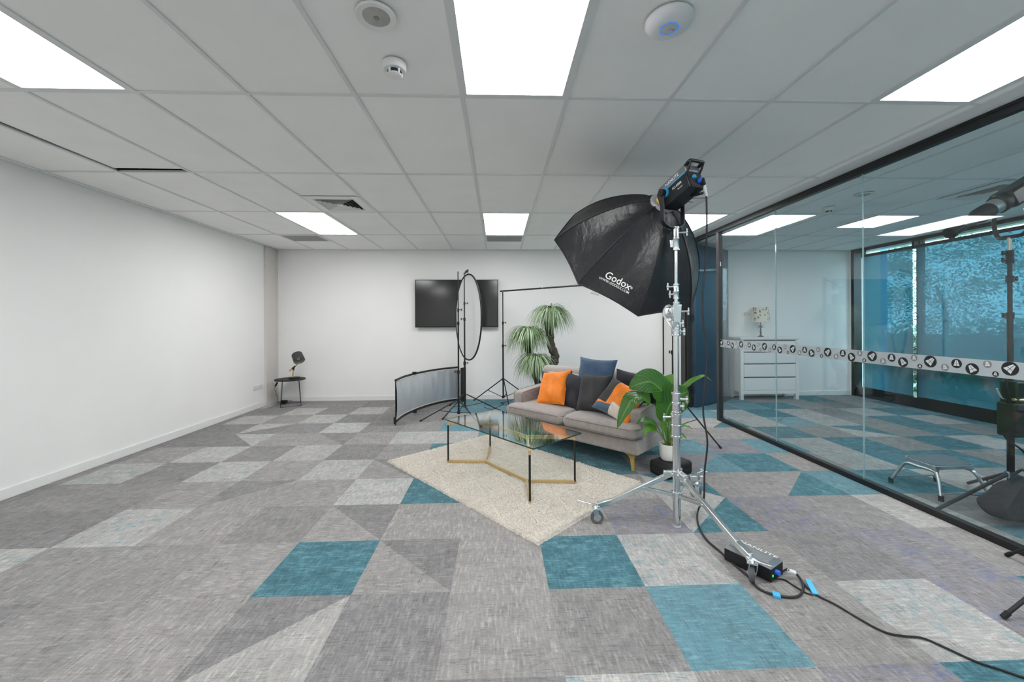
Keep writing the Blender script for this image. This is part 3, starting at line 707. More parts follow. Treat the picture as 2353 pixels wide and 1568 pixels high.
# crank housing and wheel
g=G(); g.box(V(1.42,-.004,-.006),(.062,.056,.12),taper=.85); g.lathe([(.018,-.03),(.022,-.028),(.022,.0)],V(1.44,-.03,-.02),Matrix.Rotation(PI/2,3,'X'),n=20); g.box(V(1.345,-.018,-.01),(.04,.04,.05),taper=.7); g.build('gear_housing',zn,t,bevel=.006)
wc=V(1.425,-.036,.025); g=G(); Mw=Matrix.Rotation(-PI/2,3,'X')@Matrix.Rotation(.35,3,'Y')
pts=[wc+Mw@Vector((math.cos(a)*.034,math.sin(a)*.05,0)) for a in [2*PI*i/36 for i in range(36)]]; g.path(pts,.008,n=8,closed=True)
g.lathe([(.030,-.004),(.036,0),(.030,.004)],wc,Mw,n=28)
g.ball(wc,.014); g.build('crank_wheel',zn,t)
g=G(); g.path(smooth_path([wc+Vector((-.03,0,-.03)),V(1.33,-.042,-.02),V(1.285,-.03,-.01)],4),.004,n=8); g.build('tension_rod',zn,t)
# leg assembly
def ring(z,name):
    g=G(); g.lathe([(.027,z-.022),(.035,z-.02),(.035,z+.02),(.027,z+.022)],(SBX,SBY,0),n=28); o=g.build(name,zn,t); return o
top=ring(.352,'leg_collar'); low=ring(.212,'brace_collar')
def caster(p,toward,lever=True,par=None):
    """p: point on the floor under the wheel; toward: unit direction back to the column"""
    R=.043; yo=Vector((p.x,p.y,0)); side=Vector((-toward.y,toward.x,0))
    ax=side if lever else (side*.6+toward*.8).normalized()
    if lever and p.x>1: ax=Vector((.86,-.51,0)).normalized()
    g=G(); B=basis(ax); g.lathe([(R*.55,-.012),(R*.93,-.013),(R,-.009),(R,.009),(R*.93,.013),(R*.55,.012)],yo+Vector((0,0,R)),B,n=32); o=g.build('caster_wheel',P('grey_rubber_tyre',(92,94,96),.6) if 'tyre' not in M else M['tyre'],par)
    g=G(); g.lathe([(.004,-.0135),(R*.5,-.0138),(R*.56,-.0125),(R*.56,.0125),(R*.5,.0138),(.004,.0135)],yo+Vector((0,0,R)),B,n=24); g.tube(yo+Vector((0,0,R))-ax*.02,yo+Vector((0,0,R))+ax*.02,.006); g.build('wheel_hub',zn,o)
    g=G()
    for s in (-1,1): g.bar(yo+ax*s*.018+Vector((0,0,R)),yo+ax*s*.018+toward*-.012+Vector((0,0,R*2.35)),.034,.004,ax)
    g.box(yo+Vector((0,0,R*2.4))-toward*.004,(.052,.05,.007),basis(Vector((0,0,1)),ax)); g.lathe([(.018,0),(.02,.006),(.013,.012),(.009,.02)],yo+Vector((0,0,R*2.42))-toward*.01,n=20)
    g.build('caster_fork',zn,par,bevel=.001)
    if lever:
        g=G(); q=yo+Vector((0,0,.125))-toward*.005
        g.path(smooth_path([q+toward*.10+Vector((0,0,.026)),q+toward*.05+Vector((0,0,-.002)),q+toward*.0+Vector((0,0,.0)),q-toward*.05+Vector((0,0,.008)),q-toward*.125+Vector((0,0,.030))],5),.012,n=10,flat=.28); g.build('brake_pedal',zn,par)
cl=Vector((.664,2.682,0)); cr=Vector((1.325,2.05,0)); cb=Vector((1.53,3.05,0))
for c_,side in ((cl,1),(cr,1),(cb,0)):
    d=(Vector((SBX,SBY,0))-c_).normalized()
    a=V(.352)-d*.034; kn=1; b=c_+d*.05+Vector((0,0,.132))
    g=G(); g.bar(a,b,.028,.031); leg=g.build('leg',zn,t,bevel=.003)
    g=G(); g.bar(a+Vector((0,0,.0)),a-d*.05-(a-b).normalized()*.0,.034,.034); g.tube(a+Vector((d.y,-d.x,0))*.022,a-Vector((d.y,-d.x,0))*.022,.007); g.build('pivot_bracket',zn,leg,bevel=.003)
    g=G(); g.bar(b+(a-b).normalized()*.05,b-d*.045+Vector((0,0,-.008)),.036,.036); g.bar(b-d*.03+Vector((0,0,-.012)),c_+Vector((0,0,.108)),.04,.022); g.build('end_bracket',zn,leg,bevel=.004)
    mid=a.lerp(b,.42); g=G(); s_=Vector((d.y,-d.x,0))*.013
    for q in (1,-1): g.bar(V(.212)-d*.034+s_*q,mid+s_*q+Vector((0,0,-.008)),.003,.020)
    g.tube(mid+s_*1.4+Vector((0,0,-.008)),mid-s_*1.4+Vector((0,0,-.008)),.006); g.build('brace',zn,t,bevel=.0005)
    caster(c_,d,side==1,leg)
# spare clamps bundled on the back leg
g=G(); bp=Vector((1.36,2.75,.27))
g.box(bp,(.05,.04,.035)); g.tube(bp+Vector((0,0,-.01)),bp+Vector((.09,.02,-.06)),.011); g.box(bp+Vector((.07,.02,-.03)),(.03,.03,.075)); g.tube(bp+Vector((.07,.02,-.07)),bp+Vector((.07,.02,.055)),.009); g.tube(bp+Vector((.03,0,.03)),bp+Vector((.075,.0,.05)),.008); g.box(bp+Vector((.1,.02,.03)),(.02,.03,.02)); g.ball(bp+Vector((.02,-.01,-.04)),.02)
g.build('spare_clamp',zn,t,bevel=.003)

# softbox
HUB=Vector((1.131,2.70,2.179)); AX=Vector((-.218,.748,-.627)).normalized()
U=AX.cross(Vector((0,0,1))).normalized(); Wv=U.cross(AX); RR,DD,ROL=.604,.511,2.064
t2=thing('octagonal_softbox','large black octagonal softbox with white printed lettering, seen from behind','softbox',HUB)
def prof(tt): return DD*tt, .075+(RR-.075)*(tt**.72+.06*math.sin(PI*tt))
def rib(kk,tt):
    d,r=prof(tt); a=ROL+kk*PI/4; return HUB+AX*d+(U*math.cos(a)+Wv*math.sin(a))*r
def surf(kk,s,tt,off=0):
    p=rib(kk,tt).lerp(rib(kk+1,tt),s); sag=.035*math.sin(PI*s)*math.sin(PI*min(1,tt*1.05)**.8)
    c=HUB+AX*(DD*.75); inw=(c-p).normalized(); p=p+inw*sag
    if tt>.9: p=p-AX*.02*math.sin(PI*s)*(tt-.9)*10
    return p-inw*off
k=N('black_softbox_fabric'); co=k.n('ShaderNodeTexCoord').outputs['Object']
w1=k.n('ShaderNodeTexNoise',{'Vector':k.n('ShaderNodeMapping',{0:co,2:(.3,.9,.2),3:(18,5,9)}).outputs[0],'Scale':1.0,'Detail':4.0,'Distortion':.6}).outputs[0]
w2_=k.n('ShaderNodeTexNoise',{'Vector':co,'Scale':22.0,'Detail':3.0}).outputs[0]
bmp=k.n('ShaderNodeBump',{'Strength':.5,'Distance':.018,'Height':k.math('ADD',w1,k.math('MULTIPLY',w2_,.4))}).outputs[0]
M['sbf']=k.end(k.n('ShaderNodeBsdfPrincipled',{'Base Color':(*L((23,24,27)),1),'Roughness':.42,'Specular IOR Level':.55,'Sheen Weight':.03,'Normal':bmp}).outputs[0])
M['sil']=P('silver_lining',(190,192,195),.35,.8,bump=.2,bscale=40); M['difw']=P('white_diffuser_cloth',(225,225,222),.8)
for kk in range(8):
    g=G(); g.grid(lambda u,v,kk=kk: surf(kk,u,v),14,18); g.cur=1
    inn=lambda u,v,kk=kk: surf(kk,u,v)+(HUB+AX*(DD*.8)-surf(kk,u,v)).normalized()*.006
    g.grid(lambda u,v: inn(1-u,v),14,18)
    g.build('shell_panel',[M['sbf'],M['sil']],t2)
for kk in range(8):
    g=G(); g.path([rib(kk,i/18)-(HUB+AX*DD*.75-rib(kk,i/18)).normalized()*.001 for i in range(19)],.004,n=6); g.build('seam_piping',P('black_binding',(28,28,30),.6) if 'bind' not in M else M['bind'],t2)
g=G(); pts=[]
for kk in range(8):
    for i in range(6): pts.append(surf(kk,i/6,1.0))
g.path(pts,.006,n=8,closed=True); g.build('rim_binding',M['blackm'],t2)
g=G(); n_=len(pts); g.add([p+AX*-.04+(HUB+AX*DD-p)*.13 for p in pts],[tuple(range(n_))]); g.build('front_diffuser',M['difw'],t2,smooth=False)
g=G(); Ba=basis(AX); g.lathe([(.082,-.012),(.088,-.01),(.088,.012),(.082,.014)],HUB,Ba,n=40); g.build('speed_ring',P('pale_grey_ring',(196,196,198),.35,.5),t2)
# lettering on the panel between the third and fourth ribs
def onpanel(kk,scx,tcy,sc,flip):
    wid=(rib(kk,.8)-rib(kk+1,.8)).length
    def fn(x,y):
        tt=tcy-y/ .62; d_=(rib(kk,max(.2,tt))-rib(kk+1,max(.2,tt))).length; s=scx+x/d_; return surf(kk,s,tt,.003)
    return fn
text_mesh('Godox',.068,onpanel(2,.49,.765,1,0),'lettering',M['white'],t2)
text_mesh('WWW.GODOX.COM',.0235,onpanel(2,.47,.825,1,0),'web_lettering',M['white'],t2)
text_mesh('®',.02,onpanel(2,.745,.765,1,0),'registered_mark',M['white'],t2)

# studio lamp head
LH=thing('studio_lamp_head','black and grey studio lamp head with blue trim on top of the chrome stand','studio light',HUB-AX*.15)
HAX=Vector((-.326,.88,-.339)).normalized(); HU=HAX.cross(Vector((0,0,1))).normalized(); HW=HU.cross(HAX)
Bz=Matrix((HU,HW,HAX)).transposed()    # local x = side, y = up, z = towards the softbox
LX=Matrix.Translation(HUB)@Bz.to_4x4()
M['lampblk']=P('lamp_black',(30,33,37),.4,.2,var=.05,bump=.03,bscale=400); M['lampgrey']=P('lamp_grey_cover',(112,116,120),.42,.3); M['ltblue']=P('cyan_trim',(52,160,205),.4)
sgn=1 if (HW.z>0) else -1
def lb(name,a,b,mat,par=LH,bev=.006,taper=None):
    g=G(); g.X=LX; g.span(a,b); return g.build(name,mat,par,bevel=bev,seg=3)
Y=lambda v: v*sgn
lb('lower_body',(-.062,Y(-.085),-.29),(.062,Y(.02),-.045),M['lampblk'])
lb('upper_cover',(-.060,Y(.02),-.30),(.060,Y(.075),-.045),M['lampgrey'],bev=.012)
lb('rear_panel',(-.055,Y(-.08),-.296),(.055,Y(.02),-.288),M['blackm'])
for sx in (-1,1): lb('trim_stripe',(sx*.0625-.001,Y(.017),-.285),(sx*.0625+.001,Y(.024),-.09),M['ltblue'],bev=0)
lb('front_ring_housing',(-.055,Y(-.06),-.05),(.055,Y(.06),-.012),M['lampblk'],bev=.02)
g=G(); g.X=LX; g.lathe([(.05,-.02),(.052,.0)],n=32); g.build('yellow_lock_ring',P('yellow_mark',(225,180,50),.4),LH)
# carry handle at the rear: a loop
g=G(); g.X=LX
g.path(smooth_path([(-.05,Y(.065),-.29),(-.052,Y(.07),-.325),(-.045,Y(.068),-.338),(.045,Y(.068),-.338),(.052,Y(.07),-.325),(.05,Y(.065),-.29)],4),.011,n=10); g.build('carry_handle',M['lampblk'],LH)
for q_ in (-1,1): g=G(); g.X=LX; g.path(smooth_path([(q_*.05,Y(.02),-.29),(q_*.052,Y(.04),-.315),(q_*.05,Y(.06),-.335)],4),.007,n=8); g.build('handle_strut',M['lampblk'],LH)
g=G(); g.X=LX; g.tube((.02,Y(-.045),-.292),(.02,Y(-.045),-.318),.016); g.build('connector_socket',P('royal_blue_connector',(40,96,205),.35),LH)
g=G(); g.X=LX; g.tube((-.02,Y(-.02),-.292),(-.02,Y(-.02),-.31),.012); g.build('dimmer_knob',M['ltblue'],LH)
g=G(); g.X=LX; g.tube((.03,Y(-.085),-.2),(.045,Y(-.115),-.28),.008); g.build('tilt_lever',M['blackm'],LH)
text_mesh('NANLITE',.03,lambda x,y:LX@Vector((-.0608,Y(.047+y),-.175-x)),'brand_lettering',M['white'],LH)
text_mesh('FC-500B',.022,lambda x,y:LX@Vector((-.0628,Y(-.015+y),-.20-x)),'model_lettering',M['white'],LH)
text_mesh('Bi-color',.013,lambda x,y:LX@Vector((-.0628,Y(-.042+y),-.22-x)),'small_lettering',M['white'],LH)
# yoke
PV=HUB-HAX*.10
g=G(); pts=[]; yh=.088
yk=[PV-HU*yh+Vector((0,0,.02)),PV-HU*yh+Vector((0,0,-.10)),PV-HU*yh+Vector((0,0,-.185)),PV-HU*(yh-.018)+Vector((0,0,-.205)),PV-HU*(yh-.05)+Vector((0,0,-.22)),PV+Vector((0,0,-.222)),PV+HU*(yh-.05)+Vector((0,0,-.22)),PV+HU*(yh-.018)+Vector((0,0,-.205)),PV+HU*yh+Vector((0,0,-.185)),PV+HU*yh+Vector((0,0,-.10)),PV+HU*yh+Vector((0,0,.02))]
fr_=Vector((HU.y,-HU.x,0)).normalized()
vs=[]
for i,p in enumerate(yk):
    a=yk[max(0,i-1)]; b=yk[min(len(yk)-1,i+1)]; T_=(b-a).normalized(); Nn=T_.cross(fr_).normalized()
    for q,w in ((-1,-1),(1,-1),(1,1),(-1,1)): vs.append(p+fr_*q*.017+Nn*w*.004)
m_=len(yk); g.add(vs,[(4*i+j,4*i+(j+1)%4,4*i+4+(j+1)%4,4*i+4+j) for i in range(m_-1) for j in range(4)]+[(3,2,1,0),(4*m_-4,4*m_-3,4*m_-2,4*m_-1)])
g.build('yoke',P('yoke_grey_black',(54,54,58),.4,.4),LH,bevel=.001)
for s in (-1,1):
    g=G(); g.tube(PV+HU*s*.062,PV+HU*s*.075,.032,n=28); g.build('pivot_ring',M['ltblue'],LH)
    g=G(); g.tube(PV+HU*s*.074,PV+HU*s*.104,.024,n=28); g.tube(PV+HU*s*.103,PV+HU*s*.106,.006); g.build('pivot_knob',M['blackm'],LH)
sp=PV+Vector((0,0,-.222)); g=G(); g.tube(sp,Vector((SBX,SBY,1.985)),.0125); g.build('spigot',zn,LH)

# lamp cable, power unit and floor cables
rc_=LX@Vector((.02,Y(-.045),-.318))
t3=thing('lamp_cable','black cable hanging from the lamp head down past the chrome stand to the floor unit','cable',(1.32,2.6,0))
q0=[rc_, at(1618,428,2.44), at(1623,450,2.46), at(1624,530,2.5), at(1621,600,2.55), at(1615,680,2.56), at(1616,745,2.56), at(1624,810,2.56), at(1624,850,2.56), at(1618,900,2.56), at(1616,950,2.56), at(1624,1000,2.54), at(1625,1030,2.54), at(1619,1085,2.54), at(1617,1150,2.56), fl(1606,1168,.03), fl(1602,1190,.008), fl(1608,1215,.008), fl(1625,1242,.008), fl(1655,1268,.008), fl(1690,1300,.008), fl(1722,1328,.008), fl(1742,1352,.008), fl(1775,1366,.008), fl(1815,1373,.008), fl(1838,1368,.008), fl(1846,1350,.008), fl(1840,1332,.014), fl(1828,1318,.03), fl(1812,1312,.045)]
g=G(); g.path(smooth_path(q0,8),.0058,n=10); cable=g.build('cable_sheath',P('black_cable_rubber',(38,38,40),.5,var=.15,scale=60),t3)
g=G(); g.tube(q0[0],q0[0].lerp(q0[1],.75),.014); g.build('plug_body',M['blackm'],t3)
g=G(); g.tube(q0[0].lerp(q0[1],.85),q0[2],.012,.009); g.build('white_tape_tag',M['white'],t3)
g=G(); a=fl(1775,1366,.008); b=fl(1793,1370,.008); g.bar(a,b,.035,.014,Vector((0,0,1))); g.build('blue_tape_tag',P('sky_blue_tape',(70,178,232),.5),t3,bevel=.002,smooth=False)
g=G(); g.tube(q0[-1],q0[-1].lerp(q0[-2],.9),.011); g.build('white_sleeve',M['white'],t3)
t4=thing('power_unit','grey-topped black lamp power unit lying on the carpet under the chrome caster leg','power supply',(1.43,2.17,0))
pa,pb=fl(1664,1288),fl(1772,1342); pdv=(pb-pa).normalized(); pn=Vector((-pdv.y,pdv.x,0)); 
if pn.x<0: pn=-pn
pl=(pb-pa).length; PX=Matrix.Translation(pa)@Matrix((pdv,pn,Vector((0,0,1)))).transposed().to_4x4()
wd_=.135
g=G(); g.X=PX; g.span((0,.0,.004),(pl,wd_,.072)); g.build('case_body',P('matt_black_case',(20,20,22),.6),t4,bevel=.004)
g=G(); g.X=PX; vs=[]
for z,i_ in ((.072,0),(.096,.022)):
    for a,b in ((0,0),(pl,0),(pl,wd_),(0,wd_)):
        vs.append((a+(i_ if a==0 else -i_),b+(i_ if b==0 else -i_),z))
g.add(vs,[(4,5,6,7),(0,1,5,4),(1,2,6,5),(2,3,7,6),(3,0,4,7)]); g.build('grey_lid',P('satin_grey_lid',(128,132,136),.38,.4),t4,smooth=False)
text_mesh('NANLITE',.05,lambda x,y:PX@Vector((pl*.55+x,wd_-.035+y*-1*-.6,.0975)),'brand_lettering',M['white'],t4)
g=G(); g.X=PX; g.tube((pl,.05,.045),(pl+.02,.05,.045),.013); g.build('output_socket',P('royal_blue_socket',(45,105,215),.35),t4)
g=G(); g.X=PX; g.span((pl-.003,.012,.03),(pl+.003,.022,.04)); g.build('green_led',E('green_led',(40,220,110),1.2),t4,smooth=False)
t5=thing('floor_power_cable','thin black mains cable snaking across the carpet to the bottom right corner','cable',(1.9,1.9,0))
m0=PX@Vector((pl,.1,.02))
g=G(); g.path(smooth_path([m0,fl(1812,1308,.006),fl(1835,1325,.006),fl(1852,1348,.006),fl(1880,1370,.006),fl(1920,1390,.006),fl(1970,1420,.006),fl(2030,1452,.006),fl(2075,1462,.006),fl(2120,1467,.006),fl(2170,1488,.006),fl(2240,1520,.006),fl(2300,1540,.006),fl(2360,1560,.006),fl(2500,1600,.006)],8),.0042,n=8); g.build('cable_sheath',M['blackm'],t5)
g=G(); g.bar(fl(1856,1333,.012),fl(1874,1366,.010),.026,.008); g.build('blue_tape_flag',P('sky_blue_tape_flag',(84,190,238),.5),t5,smooth=False,bevel=.002)
t6=thing('spare_power_lead','thin black lead looping on the carpet beside the power unit','cable',(1.6,2.1,0))
g=G(); g.path(smooth_path([PX@Vector((pl*.98,.03,.01)),fl(1800,1332,.005),fl(1822,1345,.005),fl(1850,1362,.005),fl(1868,1368,.005)],8),.0035,n=8); g.build('cable_sheath',M['blackm'],t6)

# ------------------------------------------------------------------ pot plant on a case
t=thing('equipment_case','black zipped equipment case lying flat, used as a plant stand','case',(1.55,3.53,0))
cc=[Vector((1.352,3.56,0)),Vector((1.455,3.355,0)),Vector((1.735,3.50,0)),Vector((1.63,3.72,0))]
g=G(); g.prism([(c.x,c.y) for c in cc],.002,.125); g.build('case_shell',P('black_case_fabric',(24,24,26),.55,bump=.2,bscale=500),t,bevel=.03,seg=4)
g=G()
ctr=sum(cc,Vector())/4
ps=[]
for a,b in zip(cc,cc[1:]+cc[:1]):
    for q in (.13,.5,.87): p=a.lerp(b,q); ps.append(p+(p-ctr).normalized()*.003+Vector((0,0,.075)))
g.path(ps,.0035,n=6,closed=True); g.build('zip',M['black'],t)
g=G(); pm_=cc[1].lerp(cc[2],.5)+Vector((0,0,.03)); g.bar(cc[1].lerp(cc[2],.3)+Vector((-.003,-.006,.06)),cc[1].lerp(cc[2],.32)+Vector((-.003,-.006,.02)),.02,.006); g.build('strap_end',M['blackm'],t)
PC=Vector((1.525,3.53,.127))
t=thing('potted_peace_lily','leafy green peace lily in a white rounded pot standing on the black case','potted plant',PC)
g=G(); g.lathe([(.045,0),(.062,.004),(.074,.03),(.079,.08),(.079,.145),(.073,.145),(.073,.12)],PC,n=40,cap1=False); g.build('pot',P('white_ceramic',(232,230,226),.3,var=.01),t)
g=G(); g.lathe([(.073,.122),(.04,.128),(.001,.13)],PC,n=24,cap0=False); g.build('soil',P('dark_soil',(48,38,30),.95,bump=.6,bscale=120),t)
def leafmat(name,c1,c2):
    k=N(name); uv=k.n('ShaderNodeUVMap').outputs[0]; s=k.n('ShaderNodeSeparateXYZ',{0:uv})
    v_=k.math('ABSOLUTE',k.math('SUBTRACT',s.outputs[0],.5)); w=k.math('SINE',k.math('MULTIPLY',k.math('ADD',k.math('MULTIPLY',s.outputs[1],1.0),k.math('MULTIPLY',v_,-.55)),85.0))
    c=k.mixc(k.smooth(w,.2,1.0),L(c1),L(c2)); c=k.mixc(k.smooth(v_,.035,.012),c,L((120,158,84)))
    p=k.n('ShaderNodeBsdfPrincipled',{'Base Color':c,'Roughness':.32,'Specular IOR Level':.55,'Normal':k.n('ShaderNodeBump',{'Strength':.35,'Distance':.004,'Height':w}).outputs[0]}).outputs[0]
    tl=k.n('ShaderNodeBsdfTranslucent',{'Color':(*L((96,160,40)),1)}).outputs[0]
    return k.end(k.n('ShaderNodeMixShader',{0:.22,1:p,2:tl}).outputs[0])
M['leaf']=leafmat('peace_lily_leaf',(44,92,34),(66,118,48)); M['leafl']=leafmat('light_green_leaf',(84,140,44),(112,164,62)); M['stemg']=P('green_stalk',(86,128,48),.5)
def bleaf(stem,mid,wid,mat,nrm,name='leaf',cup=.25,parent=None):
    """stem: polyline in the world; mid: leaf midrib polyline; wid: half width; nrm: face normal hint"""
    g=G(); g.path(smooth_path(stem,5),.0042,n=8); so=g.build('stalk',M['stemg'],parent)
    P_=smooth_path(mid,6); n=len(P_)-1; vs=[]; uvs=[]; K=8
    for i,p in enumerate(P_):
        u=i/n; T_=(P_[min(n,i+1)]-P_[max(0,i-1)]).normalized(); S=T_.cross(Vector(nrm)).normalized(); Nn=S.cross(T_)
        w=wid*(math.sin(PI*min(1,u*1.02)**.75)**.85 if 0<u<1 else 0.004)
        for j in range(K+1):
            a=2*j/K-1; vs.append(p+S*a*w+Nn*(abs(a)**1.5*w*cup+.004*math.sin(u*22+a*3)*abs(a))); uvs.append((.5+a/2,u))
    fs=[(i*(K+1)+j,i*(K+1)+j+1,(i+1)*(K+1)+j+1,(i+1)*(K+1)+j) for i in range(n) for j in range(K)]
    g=G(); g.add(vs,fs); o=g.build(name,mat,so); ul=o.data.uv_layers.new(name='UVMap')
    for lp in o.data.loops: ul.data[lp.index].uv=uvs[lp.vertex_index]
    return o
b0=PC+Vector((0,0,.12)); F=(-.3,-.8,.5)
A_=lambda x,y,Y_=3.5: at(x,y,Y_)
bleaf([b0,A_(1528,975),A_(1512,940,3.45),A_(1492,926,3.4)],[A_(1494,928,3.4),A_(1475,913,3.35),A_(1452,920,3.3),A_(1434,950,3.28),A_(1417,986,3.26)],.078,M['leaf'],(-.5,-.6,.6),parent=t)
bleaf([b0,A_(1530,960),A_(1524,935,3.5),A_(1530,916,3.48)],[A_(1532,925,3.48),A_(1522,900,3.46),A_(1495,878,3.42),A_(1465,884,3.38),A_(1445,893,3.36)],.125,M['leaf'],(.1,-.9,.45),parent=t,cup=.12)
bleaf([b0,A_(1534,985),A_(1528,968,3.5)],[A_(1527,972,3.5),A_(1535,940,3.47),A_(1552,915,3.45),A_(1573,903,3.42),A_(1582,900,3.40)],.135,M['leaf'],(.15,-.95,.25),parent=t,cup=.05)
bleaf([b0,A_(1544,960),A_(1546,925,3.6)],[A_(1545,930,3.6),A_(1565,897,3.62),A_(1592,876,3.6),A_(1616,865,3.58),A_(1635,875,3.55)],.035,M['leafl'],(.1,-.35,.95),parent=t)
bleaf([b0,A_(1522,1000),A_(1512,984,3.45)],[A_(1514,985,3.45),A_(1498,972,3.4),A_(1478,968,3.37),A_(1461,975,3.35)],.042,M['leaf'],(-.1,-.6,.8),parent=t)
bleaf([b0,A_(1520,1002),A_(1508,988,3.43)],[A_(1509,988,3.43),A_(1495,983,3.38),A_(1484,990,3.35),A_(1480,1001,3.33)],.034,M['leafl'],(-.4,-.8,.4),parent=t)
bleaf([b0,A_(1545,1000),A_(1560,984,3.5)],[A_(1558,985,3.5),A_(1572,979,3.48),A_(1592,986,3.46)],.022,M['leafl'],(.1,-.4,.9),parent=t)
bleaf([b0,A_(1550,1005),A_(1560,1000,3.48)],[A_(1559,1000,3.48),A_(1568,1000,3.46),A_(1578,1010,3.45)],.018,M['leafl'],(.1,-.6,.7),parent=t)
bleaf([b0,A_(1538,950),A_(1535,905,3.62)],[A_(1535,910,3.62),A_(1528,886,3.64),A_(1548,870,3.66),A_(1560,880,3.66)],.055,M['leafl'],(.0,-.9,.4),parent=t)
bleaf([b0,A_(1526,985)],[A_(1527,990,3.5),A_(1524,975,3.49),A_(1530,960,3.48)],.03,M['leafl'],(.0,-1,.2),parent=t)
for x_ in (1524,1531,1538,1546):
    g=G(); g.path(smooth_path([b0+Vector(((x_-1535)*.0015,0,0)),A_(x_,1000,3.5),A_(x_-2,965,3.5)],4),.0055,n=8); g.build('stalk',M['stemg'],t)
g=G(); g.tube(PC+Vector((.01,-.03,.12)),PC+Vector((.012,-.03,.20)),.004); g.build('support_cane',P('orange_cane',(190,104,60),.6),t)

# ------------------------------------------------------------------ ponytail palm behind the sofa
PB=Vector((.72,6.05,0))
t=thing('ponytail_palm','tall ponytail palm with three drooping grassy heads standing behind the sofa','potted plant',PB)
g=G(); g.lathe([(.13,0),(.15,.01),(.18,.30),(.17,.30),(.165,.26),(.001,.26)],PB,n=32,cap1=False); g.build('pot',P('charcoal_pot',(60,60,62),.5),t)
k=N('rough_bark'); co=k.n('ShaderNodeTexCoord').outputs['Object']; nb=k.n('ShaderNodeTexVoronoi',{'Vector':co,'Scale':42.0}).outputs[0]
M['rbark']=k.end(k.n('ShaderNodeBsdfPrincipled',{'Base Color':k.mixc(k.smooth(nb,.0,.5),L((40,36,34)),L((88,80,74))),'Roughness':.95,'Normal':k.n('ShaderNodeBump',{'Strength':1.0,'Distance':.02,'Height':nb}).outputs[0]}).outputs[0])
heads=[(Vector((.80,6.05,1.515)),.27,[PB+Vector((.0,0,.28)),Vector((.74,6.05,.55)),Vector((.84,6.05,.72)),Vector((.86,6.05,.86)),Vector((.80,6.05,1.02)),Vector((.78,6.05,1.25)),Vector((.79,6.05,1.50))],.062),
 (Vector((.455,6.02,1.20)),.27,[PB+Vector((-.03,0,.28)),Vector((.58,6.05,.5)),Vector((.47,6.03,.8)),Vector((.455,6.02,1.18))],.045),
 (Vector((.545,5.85,.80)),.27,[PB+Vector((-.02,-.03,.28)),Vector((.57,5.93,.5)),Vector((.545,5.86,.78))],.05)]
lg=[P('palm_leaf_'+n,c,.5,var=.15,scale=8) for n,c in (('deep',(70,104,58)),('mid',(128,158,108)),('pale',(186,200,174)))]
for hi,(c,R,tr_,tw) in enumerate(heads):
    g=G(); sp_=smooth_path(tr_,6); rr=random.Random(hi); g.path(sp_,[tw*(1+.12*math.sin(i*1.9)+rr.uniform(-.05,.05)) for i in range(len(sp_))],n=16); g.build('trunk',M['rbark'],t)
    g=G(); rr=random.Random(20+hi)
    for q in range(640):
        az=rr.uniform(0,2*PI); d=Vector((math.cos(az),math.sin(az),0)); w=rr.uniform(.0022,.0052); pts=[]
        inner=rr.random()<.16; th=math.radians(rr.uniform(10,86)); Lf=rr.uniform(.33,.60)*(1.0 if hi<2 else .92)*R/.27
        if inner: th=math.radians(rr.uniform(-70,-20)); Lf*=.7
        p=c+d*.012+Vector((0,0,.004)); pw=rr.uniform(.42,.62)
        for s in range(8):
            u=s/7; a_=th-(th+math.radians(rr.uniform(84,89)))*(u**pw if s else 0)
            pts.append(p.copy()); p=p+(d*math.cos(a_)+Vector((0,0,math.sin(a_))))*(Lf/7)
        sd=Vector((-d.y,d.x,0)); vs=[]
        for s,p in enumerate(pts):
            ww=w*(1-(s/7)**2.2)+.0006; tw_=rr.uniform(-.2,.2); vs += [p-sd*ww,p+Vector((0,0,-ww*.4)),p+sd*ww]
        g.cur=rr.choice((0,1,1,2,2) if not inner else (0,0,1)); g.add(vs,[(3*s+j,3*s+j+1,3*s+4+j,3*s+3+j) for s in range(7) for j in range(2)])
    g.cur=0; g.build('leaf_head',lg,t)
g=G(); g.tube(Vector((.47,6.02,1.2)),Vector((.53,6.0,1.38)),.003); g.build('dry_spike',P('dry_stalk',(130,118,110),.8),t)

# ------------------------------------------------------------------ television
t=thing('television','large black wall-mounted flat television on the white back wall','television',(-.727,7.06,1.70))
g=G(); g.span((-1.455,7.028,1.285),(.002,7.07,2.12)); g.build('case',M['blackm'],t,smooth=False,bevel=.003)
k=N('tv_screen'); M['tvs']=k.end(k.n('ShaderNodeBsdfPrincipled',{'Base Color':(*L((16,17,19)),1),'Roughness':.12,'Specular IOR Level':.7}).outputs[0])
g=G(); g.span((-1.443,7.026,1.303),(-.010,7.0285,2.110)); g.build('screen',M['tvs'],t,smooth=False)
g=G(); g.span((-.95,7.07,1.5),(-.5,YB-.001,1.9)); g.build('wall_bracket',M['black'],t,smooth=False)

